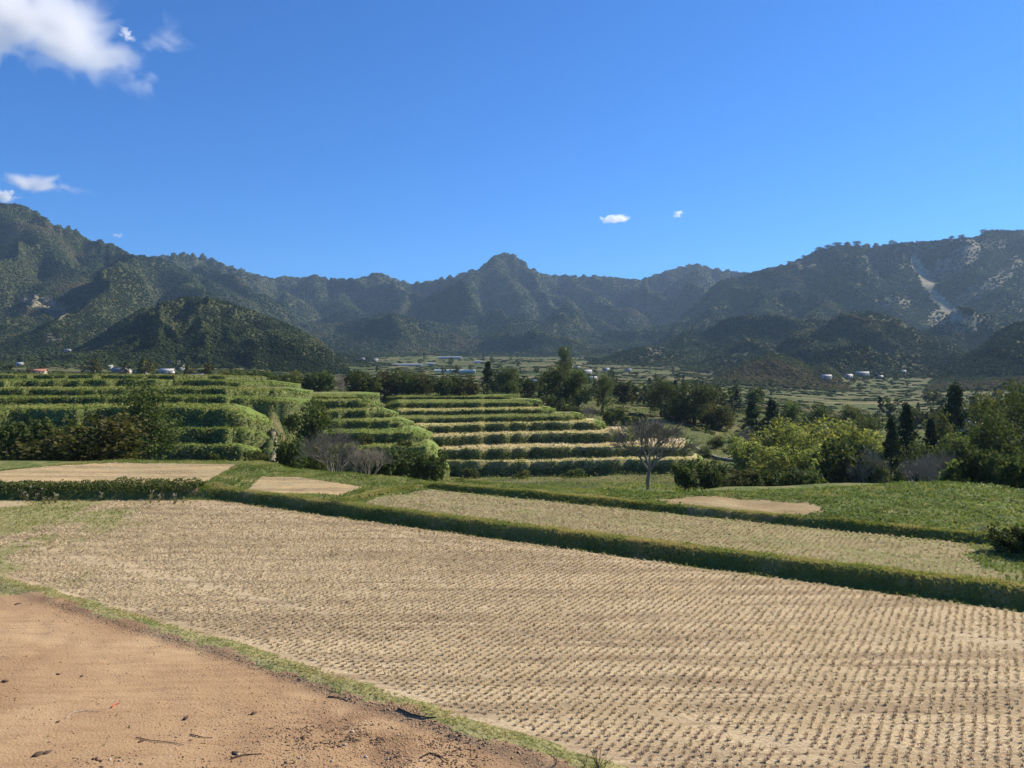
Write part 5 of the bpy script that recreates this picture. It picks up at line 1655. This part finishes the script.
tag(link('plant_debris', dz.mesh('plant_debris', M['clod'])), 'dark bits of root and clod in the churned soil', 'debris', kind='stuff')
# leafless brush poking up at the bottom edge
for (px, py, s_, l) in ((598, 770, .9, 'dark leafless brush at the bottom edge by the grass strip'), (585, 768, .5, 'small dark brush left of the taller one at the bottom edge'), (556, 764, .35, 'low dark stalks in the grass near the bottom edge')):
    x, y = onz(px, py, 0); e = empty('brush', x, y, soil_z(x, y), rnd.uniform(0, 6), (s_ * .7,) * 3)
    r_ = MB()
    for i in range(8):
        th = rnd.uniform(0, 6.28); a = rnd.uniform(.1, .9)
        p0 = np.array([0, 0, -.03]); p1 = p0 + np.array([math.sin(a) * math.cos(th), math.sin(a) * math.sin(th), math.cos(a)]) * rnd.uniform(.3, .75)
        r_.add(*tube([p0, (p0 + p1) / 2 + .02, p1], [.012, .008, .003], 4))
        p2 = p1 * .6 + np.array([rnd.uniform(-.2, .2), rnd.uniform(-.2, .2), .2]); r_.add(*tube([p1 * .6, p2], [.006, .002], 4))
    link('stem', r_.mesh('stem', M['darkbark']), e); tag(e, l, 'brush')

# ------------------------------------------------------------------ clouds
def cloud(px, py, Y, wx, wy, label, dens, seed, rot=0.0, nsc=3.0, thr=.45, depth=.6, det=9):
    c = at(px, py, Y)
    rx, rz = wx * Y / F / 2, wy * Y / F / 2
    v, f = low_crown(3)
    me = bpy.data.meshes.new('cloud')
    import bmesh
    bm = bmesh.new(); bmesh.ops.create_icosphere(bm, subdivisions=3, radius=1); bm.to_mesh(me); bm.free()
    o = link('cloud', me, None, tuple(q * K for q in c)); o.scale = (rx * K, rx * K * depth, rz * K); o.rotation_euler = (0, rot, 0)
    m, nt, N, L = new_mat('cloud_vapour')
    tc = N.new('ShaderNodeTexCoord')
    mp = N.new('ShaderNodeMapping'); L.new(tc.outputs['Object'], mp.inputs[0])
    mp.inputs['Location'].default_value = (seed * 3.1, seed, 0); asp = wy / wx
    mp.inputs['Scale'].default_value = (1, depth, max(asp, .25) * 1.3)
    n = noise(N, L, nsc, det, mp.outputs[0], .8)
    ln = N.new('ShaderNodeVectorMath'); ln.operation = 'LENGTH'; L.new(tc.outputs['Object'], ln.inputs[0])
    n = maprange(N, L, n, .3, .7, -.55, .55)
    fall = maprange(N, L, ln.outputs['Value'], .0, 1.0, .62, -.62)
    ad = N.new('ShaderNodeMath'); ad.operation = 'ADD'; L.new(n, ad.inputs[0]); L.new(fall, ad.inputs[1])
    dn_ = maprange(N, L, ad.outputs[0], thr - .45, thr, 0, dens / (rx * K))
    pv = N.new('ShaderNodeVolumePrincipled'); pv.inputs['Color'].default_value = (1, 1, 1, 1); pv.inputs['Anisotropy'].default_value = .45
    L.new(dn_, pv.inputs['Density'])
    out = N.new('ShaderNodeOutputMaterial'); L.new(pv.outputs[0], out.inputs['Volume'])
    me.materials.append(m)
    tag(o, label, 'cloud')
cloud(26, 16, 9000, 450, 150, 'large bright white cloud in the top left corner', 9, 2, math.radians(16), 3.4, .50)
cloud(127, 34, 9000, 34, 20, 'thin white wisp right of the large cloud', 5, 5, math.radians(40), 2.5, .55)
cloud(48, 185, 11000, 150, 30, 'long thin white cloud above the left mountain', 6, 7, math.radians(6), 2.5, .52)
cloud(3, 196, 11500, 56, 20, 'small white cloud touching the left mountain top', 7, 9, 0, 2.5, .5)
cloud(614, 219, 12000, 58, 12, 'small bright flat cloud above the centre mountains', 9, 11, 0, 2.5, .5)
cloud(679, 214, 12000, 20, 14, 'tiny white cloud right of the small flat one', 6, 12, 0, 2.5, .52)
cloud(117, 235, 12000, 26, 7, 'faint little cloud just above the left ridge', 2.5, 13, 0, 2.5, .52)

# ------------------------------------------------------------------ haze
hz = MB(); hz.box(-9800, 9800, -6500, 4700, -24, 620)
me = hz.mesh('haze', None); 
m, nt, N, L = new_mat('pale_haze')
pv = N.new('ShaderNodeVolumePrincipled'); pv.inputs['Color'].default_value = (.45, .68, 1.0, 1); pv.inputs['Density'].default_value = .000054; pv.inputs['Anisotropy'].default_value = .2
out = N.new('ShaderNodeOutputMaterial'); L.new(pv.outputs[0], out.inputs['Volume'])
me.materials.append(m)
tag(link('haze', me), 'thin blue haze lying over the valley', 'haze', kind='stuff')
